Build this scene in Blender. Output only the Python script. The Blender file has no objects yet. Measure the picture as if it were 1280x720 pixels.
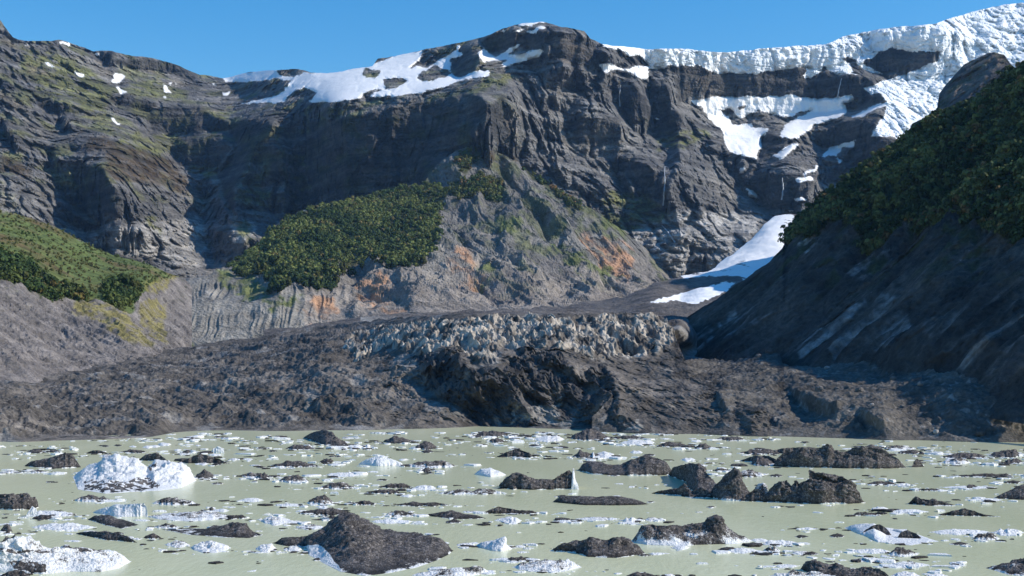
import bpy, math, random
import numpy as np
sc = bpy.context.scene
COL = sc.collection
rng = np.random.default_rng(7)
random.seed(7)
F = 1600.0; HZ = 455.0; CH = 25.0          # focal length (px of a 1280 wide picture), horizon row, eye height

# ------------------------------------------------------------------ noise
_perm = np.random.default_rng(3).permutation(256).astype(np.int32)
_perm = np.concatenate([_perm, _perm, _perm])
_g = np.random.default_rng(5).normal(size=(256, 3)); _g /= np.linalg.norm(_g, axis=1)[:, None]
_g = _g.astype(np.float32); _GX, _GY, _GZ = [np.ascontiguousarray(_g[:, i]) for i in range(3)]
def perlin(x, y, z):
    x = np.asarray(x, np.float32); y = np.asarray(y, np.float32) + 0*x; z = np.asarray(z, np.float32) + 0*x
    xi = np.floor(x); yi = np.floor(y); zi = np.floor(z)
    xf = x-xi; yf = y-yi; zf = z-zi
    xi = xi.astype(np.int32); yi = yi.astype(np.int32); zi = zi.astype(np.int32)
    u = xf*xf*xf*(xf*(xf*6-15)+10); v = yf*yf*yf*(yf*(yf*6-15)+10); w = zf*zf*zf*(zf*(zf*6-15)+10)
    out = 0
    for a in (0, 1):
        wa = u if a else 1-u
        pa = _perm[(xi+a) & 255]
        for b in (0, 1):
            wb = v if b else 1-v
            pb = _perm[pa + ((yi+b) & 255)]
            for c in (0, 1):
                wc = w if c else 1-w
                h = _perm[pb + ((zi+c) & 255)]
                out = out + wa*wb*wc*(_GX[h]*(xf-a)+_GY[h]*(yf-b)+_GZ[h]*(zf-c))
    return out*1.6
def fbm(x, y, z, s, o=4, gain=.5, off=0.0):
    r = 0; a = 1.0; t = 0
    for i in range(o):
        k = 2.03**i/s
        r = r + a*perlin(x*k+off+i*7.3, y*k+off*1.7, z*k-off); t += a; a *= gain
    return r/t*1.5
def ridged(x, y, z, s, o=4, gain=.55, off=0.0):
    r = 0; a = 1.0; t = 0
    for i in range(o):
        k = 2.1**i/s
        n = 1-np.abs(perlin(x*k+off+i*3.1, y*k+off, z*k+off))*2.2
        r = r + a*n; t += a; a *= gain
    return r/t
def sstep(e0, e1, x):
    t = np.clip((x-e0)/(e1-e0), 0, 1); return t*t*(3-2*t)
def mix(a, b, t):
    return a + (b-a)*t
def mixc(c, col, m):
    return c + (np.array(col)-c)*m[..., None]

# ------------------------------------------------------------------ picture coordinates
VIEW = {'A': (0, 0, 2.572), 'B': (400, 0, 2.572), 'C': (820, 0, 2.572), 'D': (0, 240, 2.251), 'E': (400, 240, 2.25),
        'F': (820, 240, 2.25), 'G': (0, 530, 3.791), 'H': (320, 530, 3.791), 'I': (640, 530, 3.791), 'J': (950, 530, 3.791), 'P': (0, 0, 1.0)}
def V(v, pts):
    ox, oy, f = VIEW[v]
    return [(ox+a/f, oy+b/f) for a, b in pts]
def inpoly(px, py, poly):
    p = np.array(poly, float)
    x0, y0 = p.min(0); x1, y1 = p.max(0)
    res = np.zeros(px.shape, bool)
    sel = (px >= x0) & (px <= x1) & (py >= y0) & (py <= y1)
    if not sel.any(): return res
    x = px[sel]; y = py[sel]; r = np.zeros(x.shape, bool)
    j = len(p)-1
    for i in range(len(p)):
        xi, yi = p[i]; xj, yj = p[j]
        if yi != yj:
            c = ((yi > y) != (yj > y)) & (x < (xj-xi)*(y-yi)/(yj-yi)+xi)
            r ^= c
        j = i
    res[sel] = r
    return res
def blur(m, n=1):
    m = m.astype(np.float32)
    for _ in range(n):
        q = np.pad(m, 1, mode='edge')
        m = (q[1:-1, 1:-1]*4+(q[:-2, 1:-1]+q[2:, 1:-1]+q[1:-1, :-2]+q[1:-1, 2:])*2+q[:-2, :-2]+q[2:, 2:]+q[:-2, 2:]+q[2:, :-2])/16
    return m
_ty, _tx = np.mgrid[-140:760, -220:1500].astype(np.float32)
_W1 = fbm(_tx, _ty, 0*_tx, 12.0, 4, .6, off=.3); _W2 = fbm(_tx, _ty, 0*_tx+9, 12.0, 4, .6, off=5.3)
def lut(T, px, py):
    u = np.mod(px+220, 1718.0); v = np.mod(py+140, 898.0)
    i = u.astype(np.int32); j = v.astype(np.int32); a = u-i; b = v-j
    return (T[j, i]*(1-a)+T[j, i+1]*a)*(1-b)+(T[j+1, i]*(1-a)+T[j+1, i+1]*a)*b
def masks(px, py, polys, warp=3.0, soft=1, seed=0.0, sc_=12.0):
    q = np.array([p for pl in polys for p in pl]); pad = warp*3+2
    if px.size > 5000 and (px.min() > q[:, 0].max()+pad or px.max() < q[:, 0].min()-pad): return np.zeros(px.shape, np.float32)
    ox = (seed*97.3) % 60; oy = (seed*31.7) % 40
    wx = lut(_W1, px+ox, py+oy)*warp*1.6
    wy = lut(_W2, px-ox, py-oy)*warp
    m = np.zeros(px.shape, bool)
    for p in polys: m |= inpoly(px+wx, py+wy, p)
    return blur(m, soft)
def tps(ctrl):
    c = np.array(ctrl, float); P = c[:, :2]/400.0; v = np.log(c[:, 2]); n = len(P)
    d = np.linalg.norm(P[:, None]-P[None], axis=2)
    K = np.where(d > 0, d*d*np.log(d+1e-12), 0)+np.eye(n)*1e-4
    A = np.zeros((n+3, n+3)); A[:n, :n] = K; A[:n, n] = 1; A[:n, n+1:] = P; A[n, :n] = 1; A[n+1:, :n] = P.T
    w = np.linalg.solve(A, np.concatenate([v, [0, 0, 0]]))
    def f(x, y):
        x = np.asarray(x, float)/400; y = np.asarray(y, float)/400
        r = w[n]+w[n+1]*x+w[n+2]*y
        for i in range(n):
            q = (x-P[i, 0])**2+(y-P[i, 1])**2
            r = r + w[i]*.5*q*np.log(q+1e-12)
        return np.exp(r)
    return f
def pt(px, py, D):
    return np.stack([(px-640)/F*D, D+0*px, CH+(HZ-py)/F*D], -1)
def water_d(py):
    return CH*F/(np.asarray(py, float)-HZ)

# ------------------------------------------------------------------ facets -> relief (screened Poisson in picture space, metres of depth)
def relief(facets, x0, x1, y0, y1, lam=110.0, step=2.0, soft=1, warp=3.0, bgx=0.0, bgy=0.0, mono=False):
    xs = np.arange(x0, x1, step); ys = np.arange(y0, y1, step)
    gx = np.full((len(ys), len(xs)), float(bgx)); gy = np.full((len(ys), len(xs)), float(bgy))
    PX, PY = np.meshgrid(xs, ys)
    for i, (poly, a, b) in enumerate(facets):
        m = masks(PX, PY, [poly], warp, soft, seed=i*.37)
        gx = gx*(1-m)+a*m; gy = gy*(1-m)+b*m
    pad = 80
    gx = np.pad(gx, pad)*step; gy = np.pad(gy, pad)*step
    ky = np.fft.fftfreq(gx.shape[0])[:, None]*2*np.pi; kx = np.fft.fftfreq(gx.shape[1])[None]*2*np.pi
    den = kx**2+ky**2+(step/lam)**2
    h = np.real(np.fft.ifft2(-(1j*kx*np.fft.fft2(gx)+1j*ky*np.fft.fft2(gy))/den))[pad:-pad, pad:-pad]
    def f(px, py):
        u = np.clip((px-x0)/step, 0, len(xs)-1.001); v = np.clip((py-y0)/step, 0, len(ys)-1.001)
        i = u.astype(int); j = v.astype(int); a = u-i; b = v-j
        return (h[j, i]*(1-a)+h[j, i+1]*a)*(1-b)+(h[j+1, i]*(1-a)+h[j+1, i+1]*a)*b
    return f

# ------------------------------------------------------------------ meshes
def grid_mesh(name, P, mat, col=None, msk=None, parent=None, smooth=True, close=False):
    nr, nc = P.shape[:2]
    me = bpy.data.meshes.new(name)
    idx = np.arange(nr*nc).reshape(nr, nc)
    q = np.stack([idx[:-1, :-1], idx[1:, :-1], idx[1:, 1:], idx[:-1, 1:]], -1).reshape(-1, 4)
    raw_mesh(me, P.reshape(-1, 3), q, smooth)
    if col is not None: attr(me, 'Col', col.reshape(-1, 3))
    if msk is not None: attr(me, 'Mask', msk.reshape(-1, 3))
    me.materials.append(mat)
    o = bpy.data.objects.new(name, me); COL.objects.link(o)
    if parent: o.parent = parent
    return o
def raw_mesh(me, v, q, smooth=True):
    k = q.shape[1]
    me.vertices.add(len(v)); me.vertices.foreach_set('co', np.ascontiguousarray(v, np.float32).ravel())
    me.loops.add(len(q)*k); me.loops.foreach_set('vertex_index', np.ascontiguousarray(q, np.int32).ravel())
    me.polygons.add(len(q)); me.polygons.foreach_set('loop_start', np.arange(0, len(q)*k, k, dtype=np.int32))
    me.polygons.foreach_set('use_smooth', np.full(len(q), smooth))
    me.update(calc_edges=True); me.validate()
def attr(me, name, c):
    a = me.attributes.new(name, 'FLOAT_COLOR', 'POINT')
    c4 = np.ones((len(c), 4), np.float32); c4[:, :3] = c
    a.data.foreach_set('color', c4.ravel())
def tag(o, label=None, cat=None, group=None, kind=None):
    if label: o['label'] = label
    if cat: o['category'] = cat
    if group: o['group'] = group
    if kind: o['kind'] = kind
    return o

# ------------------------------------------------------------------ materials
def newmat(name):
    m = bpy.data.materials.new(name); m.use_nodes = True
    nt = m.node_tree; b = nt.nodes['Principled BSDF']
    return m, nt, b
def N(nt, t, **kw):
    n = nt.nodes.new(t)
    for k, v in kw.items(): setattr(n, k, v)
    return n
def noise_node(nt, scale, detail=6, rough=.6, vec=None, dist=0.0):
    n = N(nt, 'ShaderNodeTexNoise'); n.inputs['Scale'].default_value = scale; n.inputs['Detail'].default_value = detail
    n.inputs['Roughness'].default_value = rough; n.inputs['Distortion'].default_value = dist
    if vec is not None: nt.links.new(vec, n.inputs['Vector'])
    return n
def ramp(nt, src, lo, hi, a=0.0, b=1.0):
    r = N(nt, 'ShaderNodeMapRange'); r.inputs[1].default_value = lo; r.inputs[2].default_value = hi
    r.inputs[3].default_value = a; r.inputs[4].default_value = b
    nt.links.new(src, r.inputs[0]); return r.outputs[0]
def mixrgb(nt, fac, a, b, typ='MIX'):
    m = N(nt, 'ShaderNodeMix', data_type='RGBA', blend_type=typ)
    for s, v in ((m.inputs[0], fac), (m.inputs[6], a), (m.inputs[7], b)):
        if isinstance(v, (int, float)): s.default_value = v
        elif isinstance(v, tuple): s.default_value = (*v, 1)
        else: nt.links.new(v, s)
    return m.outputs[2]
def math_n(nt, op, a, b=0.0):
    m = N(nt, 'ShaderNodeMath', operation=op)
    for s, v in ((m.inputs[0], a), (m.inputs[1], b)):
        if isinstance(v, (int, float)): s.default_value = v
        else: nt.links.new(v, s)
    return m.outputs[0]
def terrain_mat(name, s1, s2, bump=1.0, bdist=2.0, contrast=.55, snowcol=(.86, .86, .85), zs=2.0, rough=.92, bands=0.0):
    """vertex colour x world-space noise at two scales, snow from Mask.r"""
    m, nt, b = newmat(name)
    geo = N(nt, 'ShaderNodeNewGeometry')
    mp = N(nt, 'ShaderNodeMapping'); mp.inputs['Scale'].default_value = (1, 1, zs)
    nt.links.new(geo.outputs['Position'], mp.inputs[0])
    vec = mp.outputs[0]
    a = N(nt, 'ShaderNodeAttribute', attribute_name='Col'); k = N(nt, 'ShaderNodeAttribute', attribute_name='Mask')
    sep = N(nt, 'ShaderNodeSeparateColor'); nt.links.new(k.outputs['Color'], sep.inputs[0])
    n1 = noise_node(nt, s1, 8, .65, vec, .3); n2 = noise_node(nt, s2, 4, .6, vec)
    v1 = ramp(nt, n1.outputs[0], .3, .7, 1-contrast, 1+contrast); v2 = ramp(nt, n2.outputs[0], .3, .7, 1-contrast*.7, 1+contrast*.7)
    mul = math_n(nt, 'MULTIPLY', v1, v2)
    if bands:
        mb = N(nt, 'ShaderNodeMapping'); mb.inputs['Scale'].default_value = (.12, .12, 3.2); mb.inputs['Rotation'].default_value = (0, .05, 0); nt.links.new(geo.outputs['Position'], mb.inputs[0])
        n3 = noise_node(nt, s1*.9, 6, .7, mb.outputs[0], .2); mul = math_n(nt, 'MULTIPLY', mul, ramp(nt, n3.outputs[0], .35, .65, 1-bands, 1+bands))
    comb = N(nt, 'ShaderNodeCombineColor')
    for i in range(3): nt.links.new(mul, comb.inputs[i])
    base = mixrgb(nt, 1.0, a.outputs['Color'], comb.outputs[0], 'MULTIPLY')
    sn = math_n(nt, 'ADD', sep.outputs[0], ramp(nt, n2.outputs[0], .25, .75, -.42, .42))
    sf = ramp(nt, sn, .36, .64)
    sc3 = mixrgb(nt, math_n(nt, 'MULTIPLY', sep.outputs[2], .8), snowcol, mixrgb(nt, ramp(nt, n1.outputs[0], .35, .65), (.62, .69, .74), (.86, .87, .87)))
    c = mixrgb(nt, sf, base, sc3)
    nt.links.new(c, b.inputs['Base Color'])
    b.inputs['Roughness'].default_value = rough; b.inputs['Specular IOR Level'].default_value = .15
    bp = N(nt, 'ShaderNodeBump'); bp.inputs['Distance'].default_value = bdist
    st = math_n(nt, 'MULTIPLY', math_n(nt, 'SUBTRACT', 1.0, math_n(nt, 'MULTIPLY', sf, .9)), bump)
    nt.links.new(st, bp.inputs['Strength']); 
    hsum = math_n(nt, 'ADD', n1.outputs[0], math_n(nt, 'MULTIPLY', n2.outputs[0], .5))
    if bands: hsum = math_n(nt, 'ADD', hsum, math_n(nt, 'MULTIPLY', n3.outputs[0], .7))
    nt.links.new(hsum, bp.inputs['Height']); nt.links.new(bp.outputs[0], b.inputs['Normal'])
    return m
M_ROCK = terrain_mat('volcanic_rock', .025, .14, 1.0, 14.0, .5, zs=1.6, bands=.5)
M_FOOT = terrain_mat('foothill_rock', .04, .25, .9, 6.0, .45, zs=1.3)
M_DEBRIS = terrain_mat('debris_covered_ice', .08, .7, .9, 1.6, .5, zs=1.0)
M_HILL = terrain_mat('shaded_hillside', .05, .35, 1.0, 5.0, .6, zs=1.0)
M_ICE = terrain_mat('crevassed_ice', .02, .12, .5, 5.0, .12, zs=1.5, rough=.6)

def leaf_mat(name):
    m, nt, b = newmat(name)
    a = N(nt, 'ShaderNodeAttribute', attribute_name='Col')
    nt.links.new(a.outputs['Color'], b.inputs['Base Color'])
    b.inputs['Roughness'].default_value = .75; b.inputs['Specular IOR Level'].default_value = .1
    return m
M_LEAF = leaf_mat('foliage')
def bark():
    m, nt, b = newmat('bark'); g = N(nt, 'ShaderNodeNewGeometry')
    n = noise_node(nt, 2.0, 4, .6, g.outputs['Position'])
    nt.links.new(mixrgb(nt, n.outputs[0], (.05, .04, .03), (.14, .12, .10)), b.inputs['Base Color']); b.inputs['Roughness'].default_value = .9
    return m
M_BARK = bark()

# ------------------------------------------------------------------ sheets
def sheet(name, top, bot, ctrl, x0, x1, stx, rows, mat, colour, disp=None, vdisp=None, back=600, jit=1.2, skirt=False, tpow=1.0, relf=None, backdrop=.9):
    xs = np.arange(x0, x1+.01, stx)
    tp = np.array(top, float); bt = np.array(bot, float)
    S = np.interp(xs, tp[:, 0], tp[:, 1]); B = np.interp(xs, bt[:, 0], bt[:, 1])
    z0 = 0*xs
    S = S + fbm(xs, z0, z0+3.3, 30.0, 5, .6, off=len(name))*jit*2
    t = np.linspace(0, 1, rows)**tpow
    PX = np.repeat(xs[None], rows, 0); PY = S[None]+(B-S)[None]*t[:, None]
    D = tps(ctrl)(PX, PY) if not callable(ctrl) else ctrl(PX, PY)
    if relf is not None: D = D + relf(PX, PY)
    if name == 'mountain': D = np.minimum.accumulate(D, axis=0)
    P = pt(PX, PY, D)
    col, msk, damp = colour(PX, PY, P)
    if disp is not None:
        D2 = D + disp(PX, PY, P)*(1-damp)
        P = pt(PX, PY, D2)
    if vdisp is not None:
        P[..., 2] += vdisp(PX, PY, P)*(1-damp)
    # the far side of the ridge
    bs = [.03, .1, .25, .5, 1.0]
    rowsb = []
    d = P[0]-np.array([0, 0, CH]); hd = d[:, :2]/np.linalg.norm(d[:, :2], axis=1)[:, None]
    for b in reversed(bs):
        q = P[0].copy(); q[:, :2] += hd*(b*back); q[:, 2] -= backdrop*b*back*(b**.3) + fbm(q[:, 0], q[:, 1], q[:, 2], back*.2, 3)*back*.05*b
        rowsb.append(q)
    P = np.concatenate([np.array(rowsb), P]); col = np.concatenate([np.repeat(col[:1], 5, 0), col]); msk = np.concatenate([np.repeat(msk[:1], 5, 0), msk])
    if skirt:
        q = P[-1:].copy(); q[..., 2] = -6; q[..., 1] -= 2
        P = np.concatenate([P, q]); col = np.concatenate([col, col[-1:]]); msk = np.concatenate([msk, msk[-1:]])
    o = grid_mesh(name, P, mat, col, msk, smooth=name not in ('mountain', 'foothill'))
    tag(o, kind='structure')
    return o, PX, PY, P[5:5+rows]

# ============================================================ 1. the main mountain wall
SKY = [(-160, -60), (-60, 0), (0, 25), (16, 47), (23, 50), (62, 52), (74, 50), (105, 59), (117, 64), (140, 63), (167, 70), (202, 75), (218, 80), (249, 93),
       (280, 97), (311, 91), (342, 88), (370, 86), (389, 91), (410, 91), (439, 87), (466, 82), (472, 73), (493, 70), (528, 62), (571, 54), (602, 48),
       (629, 35), (653, 29), (678, 27), (703, 33), (730, 39), (738, 49), (750, 54), (773, 57), (808, 62), (859, 61), (898, 65), (937, 63),
       (995, 58), (1030, 56), (1053, 46), (1092, 37), (1131, 33), (1170, 30), (1193, 21), (1228, 12), (1252, 6), (1280, 3), (1350, -15), (1440, -40)]
MAIN_C = [(-150, -40, 3300), (0, 40, 3400), (120, 64, 3900), (280, 97, 4600), (430, 90, 4700), (550, 65, 4500), (680, 30, 4300), (745, 55, 4300), (860, 62, 5000),
          (1030, 56, 5400), (1280, 5, 5600), (1430, -30, 5700),
          (-150, 150, 2700), (0, 180, 2700), (100, 130, 3300), (150, 180, 3000), (250, 140, 3800), (330, 150, 3800), (430, 135, 3900), (500, 170, 3700), (450, 240, 3500),
          (590, 115, 3700), (620, 180, 3150), (700, 130, 3500), (700, 230, 2850), (780, 130, 3800), (800, 200, 3300), (800, 255, 2800),
          (850, 110, 4500), (850, 180, 3800), (870, 260, 2900), (950, 95, 4900), (950, 118, 4750), (920, 180, 4000), (930, 240, 3400), (1000, 150, 4400), (1050, 200, 3900), (980, 262, 3200),
          (1100, 100, 4800), (1150, 150, 4400), (1250, 60, 5100), (1250, 200, 4000), (1430, 100, 4600),
          (-150, 330, 2100), (0, 260, 2400), (100, 300, 2500), (200, 240, 2900), (230, 335, 2600), (300, 260, 3100), (350, 330, 2900), (500, 300, 3000), (600, 300, 2950),
          (700, 320, 2700), (850, 330, 2650), (950, 340, 2700), (1100, 330, 3100), (0, 410, 2100), (300, 410, 2400), (600, 410, 2600), (850, 410, 2500), (1200, 410, 2900)]
MAIN_C = [(x, y, 2500+(d-2500)*((.3+.40*float(sstep(430, 230, x))) if d > 2500 else 1)) for x, y, d in MAIN_C]
SNOW = [V('B', [(0, 236), (60, 230), (140, 213), (200, 193), (240, 180), (330, 160), (325, 190), (290, 220), (340, 215), (420, 175), (440, 145), (455, 150), (440, 165), (465, 175), (420, 195), (425, 240), (460, 255), (380, 285), (300, 300), (240, 310), (160, 310), (200, 285), (170, 290), (135, 300), (130, 318), (60, 322), (0, 325)]),
        V('B', [(450, 250), (500, 232), (545, 222), (545, 238), (480, 254)]),
        V('B', [(512, 175), (530, 150), (560, 185), (640, 142), (635, 158), (600, 185), (690, 160), (718, 158), (712, 180), (650, 195), (600, 214), (585, 207), (610, 190), (520, 200)]),
        V('B', [(668, 103), (720, 86), (732, 93), (680, 112)]), V('B', [(635, 80), (660, 70), (715, 66), (722, 74), (660, 84)]), V('B', [(612, 103), (640, 93), (665, 92), (640, 105)]),
        V('B', [(582, 98), (600, 92), (600, 104), (585, 106)]),
        V('B', [(895, 208), (930, 203), (960, 212), (990, 220), (1010, 210), (1050, 215), (1058, 235), (1045, 258), (1000, 237), (960, 227), (920, 232)]),
        V('B', [(905, 138), (915, 150), (960, 162), (990, 175), (1030, 180), (1060, 218), (1110, 220), (1120, 197), (1170, 210), (1200, 215), (1200, 130), (905, 120)]),
        V('B', [(1070, 376), (1095, 378), (1090, 390)]),
        V('A', [(720, 252), (760, 238), (830, 224), (890, 221), (895, 232), (960, 232), (990, 232), (1010, 236), (1110, 228), (1110, 325), (980, 330), (1020, 300), (970, 280), (940, 300), (910, 330), (830, 328), (735, 340), (850, 315), (900, 305), (930, 270), (945, 262), (890, 252), (800, 262), (730, 262)]),
        V('A', [(143, 200), (160, 203), (177, 222), (160, 218)]), V('A', [(240, 231), (270, 234), (268, 245), (245, 242)]), V('A', [(362, 236), (405, 245), (375, 268), (357, 264)]),
        V('A', [(370, 280), (418, 294), (395, 305)]), V('A', [(517, 270), (528, 272), (552, 302), (535, 298)]), V('A', [(350, 377), (362, 377), (392, 400), (380, 400)]),
        V('A', [(193, 132), (228, 144), (228, 152), (200, 143)]), V('A', [(300, 165), (318, 172), (312, 182)]), V('A', [(540, 265), (555, 268), (550, 280)]), V('A', [(562, 265), (574, 268), (570, 277)]),
        V('A', [(520, 308), (534, 310), (532, 322)]), V('A', [(625, 315), (640, 315), (636, 323)]), V('A', [(70, 140), (90, 148), (85, 153)]), V('A', [(712, 298), (745, 295), (740, 304), (715, 306)]),
        V('A', [(680, 268), (700, 272), (690, 280)]),
        # upper glacier and its tongue
        V('C', [(-30, 100), (-30, 220), (50, 212), (130, 205), (195, 237), (300, 237), (480, 215), (472, 252), (500, 247), (545, 215), (572, 242), (650, 238), (620, 205), (600, 190), (625, 182), (660, 215), (690, 235), (740, 238), (700, 225), (660, 200), (720, 170), (760, 155), (830, 165), (912, 165),
                (905, 195), (870, 210), (800, 238), (750, 255), (670, 285), (690, 310), (720, 302), (745, 325), (735, 350), (740, 370), (700, 420), (690, 438), (760, 440), (795, 452), (830, 470), (1300, 470), (1400, -150), (500, -150)]),
        V('C', [(105, 325), (200, 312), (330, 310), (440, 305), (500, 315), (590, 312), (625, 308), (632, 330), (600, 330), (560, 345), (470, 360), (420, 378), (380, 365), (330, 355), (280, 378), (240, 370), (228, 385), (250, 403), (300, 395), (310, 410), (367, 408), (340, 440), (332, 480), (325, 512), (280, 503), (235, 490), (225, 470), (222, 430), (205, 410), (180, 385), (150, 350)]),
        V('C', [(397, 437), (415, 400), (440, 385), (520, 350), (580, 328), (612, 338), (605, 372), (560, 387), (510, 402), (480, 427), (440, 448)]),
        V('C', [(618, 382), (660, 358), (748, 322), (742, 337), (700, 357), (650, 377)]),
        V('C', [(377, 497), (440, 463), (462, 460), (430, 492), (395, 516)]), V('C', [(560, 472), (600, 463), (642, 446), (642, 470), (592, 477), (582, 502), (560, 502), (528, 505)]),
        V('C', [(576, 502), (592, 512), (605, 522), (585, 525)]), V('C', [(450, 576), (500, 568), (508, 580), (455, 587)]), V('C', [(440, 634), (475, 634), (492, 642), (450, 644)]), V('C', [(468, 560), (500, 545), (520, 528), (526, 532), (505, 552), (475, 568)]),
        V('C', [(270, 566), (272, 545), (290, 532), (297, 545)]), V('C', [(288, 604), (310, 612), (328, 640), (308, 636)]), V('C', [(415, 680), (450, 674), (446, 684)])]
GLAC = max(range(len(SNOW)), key=lambda i: len(SNOW[i])*(SNOW[i][0][0] > 800 and SNOW[i][-1][1] < 0))
HOLES = [V('B', [(132, 240), (150, 218), (195, 222), (190, 245), (150, 250)]), V('B', [(203, 255), (240, 246), (282, 258), (250, 282), (205, 292)]), V('B', [(318, 252), (330, 228), (372, 208), (425, 235), (380, 252), (330, 262)]),
         V('A', [(885, 225), (960, 220), (990, 228), (960, 240), (945, 252), (900, 240)]), V('B', [(935, 165), (975, 165), (990, 182), (1040, 190), (1060, 212), (960, 205)]),
         V('C', [(263, 345), (290, 338), (293, 343), (270, 354)]), V('C', [(200, 348), (240, 350), (255, 372), (225, 370)])]
FAC = [(V('A', [(370, 315), (400, 308), (500, 328), (480, 355), (380, 348)]), -4, 6), (V('A', [(476, 372), (520, 342), (640, 345), (745, 398), (720, 418), (620, 432), (490, 432)]), -5, 7),
       (V('A', [(552, 472), (620, 450), (750, 450), (745, 480), (690, 540), (570, 532)]), -5, 7),
       (V('A', [(722, 400), (800, 388), (885, 393), (870, 440), (830, 470), (800, 540), (760, 600), (752, 700), (720, 640), (700, 560), (750, 480), (750, 440)]), -7, 5),
       (V('A', [(262, 530), (330, 538), (352, 580), (392, 640), (398, 692), (262, 672)]), -7, 6), (V('A', [(640, 600), (700, 570), (722, 650), (745, 715), (650, 722), (655, 650)]), -6, 4),
       (V('A', [(905, 692), (960, 600), (1000, 520), (985, 455), (1050, 395), (1110, 375), (1110, 665), (1000, 662)]), -7, 5),
       (V('A', [(175, 368), (200, 362), (235, 420), (200, 425)]), -6, 4), (V('A', [(322, 172), (365, 165), (355, 215), (330, 210)]), -6, 5),
       (V('A', [(360, 195), (440, 185), (540, 195), (640, 245), (620, 262), (540, 232), (420, 216)]), -1, 8),
       (V('A', [(830, 470), (880, 465), (920, 500), (905, 580), (870, 560), (850, 520)]), -4, 5), (V('A', [(115, 330), (160, 320), (250, 350), (240, 372), (170, 360)]), -3, 6),
       (V('A', [(880, 400), (1000, 340), (1110, 330), (1110, 372), (1040, 398), (985, 450), (890, 440)]), -1, 3),
       (V('F', [(-40, 75), (300, 62), (200, 195), (-40, 250)]), 1.5, -3), (V('A', [(0, 380), (25, 410), (70, 480), (60, 500), (20, 450)]), -5, 2), (V('A', [(150, 470), (180, 500), (250, 590), (240, 620), (190, 560)]), -5, 2), (V('A', [(750, 255), (900, 250), (930, 270), (850, 300), (740, 295)]), -2, 3),
       (V('D', [(330, 130), (370, 90), (385, 100), (375, 160), (340, 150)]), -6, 4), (V('D', [(580, 105), (620, 110), (625, 190), (600, 215), (590, 160)]), -6, 3), (V('D', [(625, 120), (700, 130), (705, 165), (650, 190), (625, 200)]), -4, 4),
       (V('D', [(195, 60), (330, 130), (320, 160), (240, 120)]), -3, 4),
       (V('B', [(-40, 390), (80, 375), (170, 360), (280, 340), (400, 312), (480, 300), (515, 310), (545, 340), (540, 380), (505, 400), (495, 440), (480, 475), (420, 495), (380, 530), (350, 560), (360, 640), (200, 680), (60, 700), (-40, 700)]), -7.5, 5.5),
       (V('B', [(793, 392), (830, 375), (960, 380), (967, 440), (880, 478), (820, 462)]), -5, 7), (V('B', [(958, 290), (1010, 268), (1062, 340), (1062, 382), (1020, 392), (970, 360)]), -6, 8),
       (V('B', [(1058, 270), (1110, 258), (1132, 300), (1125, 362), (1080, 372)]), -6, 6), (V('B', [(955, 508), (1050, 525), (1092, 570), (1105, 652), (1050, 632), (1010, 590), (960, 545)]), -6, 7),
       (V('B', [(518, 135), (590, 97), (700, 102), (850, 112), (740, 138), (722, 188), (650, 145), (560, 175)]), -5, 7), (V('B', [(425, 175), (470, 162), (518, 160), (505, 222), (440, 252), (428, 215)]), -5, 6),
       (V('B', [(740, 140), (800, 120), (870, 130), (880, 200), (850, 215), (760, 185)]), .5, 7), (V('B', [(760, 190), (850, 215), (900, 240), (900, 300), (960, 380), (830, 372), (700, 330), (760, 290)]), 1.5, 2),
       (V('B', [(545, 340), (600, 300), (630, 470), (590, 480), (560, 450), (545, 400)]), 1, 7), (V('B', [(880, 150), (930, 180), (910, 240), (885, 230)]), -5, 6),
       (V('C', [(60, 215), (130, 207), (190, 240), (190, 300), (110, 315), (70, 330)]), 1.0, 8), (V('C', [(180, 240), (300, 236), (480, 217), (570, 240), (650, 240), (700, 262), (680, 325), (600, 315), (440, 305), (200, 312)]), -4, 10),
       (V('C', [(655, 210), (720, 170), (760, 155), (905, 165), (900, 200), (860, 212), (740, 240), (700, 228)]), -5, 10),
       (V('C', [(500, 440), (600, 395), (720, 370), (690, 435), (795, 455), (740, 510), (640, 560), (560, 590), (520, 560), (600, 520), (640, 470), (560, 465)]), -6, 8),
       (V('C', [(270, 565), (340, 548), (420, 555), (520, 560), (480, 640), (450, 685), (400, 670), (330, 620), (290, 595)]), -6, 7),
       (V('C', [(0, 570), (40, 500), (80, 450), (70, 520), (40, 600), (25, 660), (0, 650)]), -6, 4), (V('C', [(230, 520), (280, 515), (280, 560), (255, 570)]), -4, 3),
       (V('C', [(0, 365), (60, 350), (90, 380), (60, 440), (0, 445)]), -5, 5), (V('C', [(350, 420), (430, 450), (420, 480), (340, 520), (335, 470)]), -4, 5),
       (V('C', [(620, 340), (660, 320), (720, 305), (740, 325), (660, 355)]), -5, 6),
       (V('C', [(-20, 160), (190, 168), (430, 155), (560, 150), (640, 150), (660, 170), (600, 200), (560, 220), (480, 213), (300, 234), (190, 236), (130, 205), (-20, 215)]), -2.0, 6.5),
       (V('C', [(680, 110), (800, 95), (900, 85), (960, 120), (930, 160), (830, 160), (700, 165)]), -3, 8),
       ]
FAC = [(p, a*1.5 if a <= -3 else a, b) for p, a, b in FAC]
FAC += [(SNOW[i], 0, -5) for i in range(len(SNOW)) if i != GLAC and SNOW[i][0][0] > 820]+[(SNOW[0], 1.5, -6)]
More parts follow.
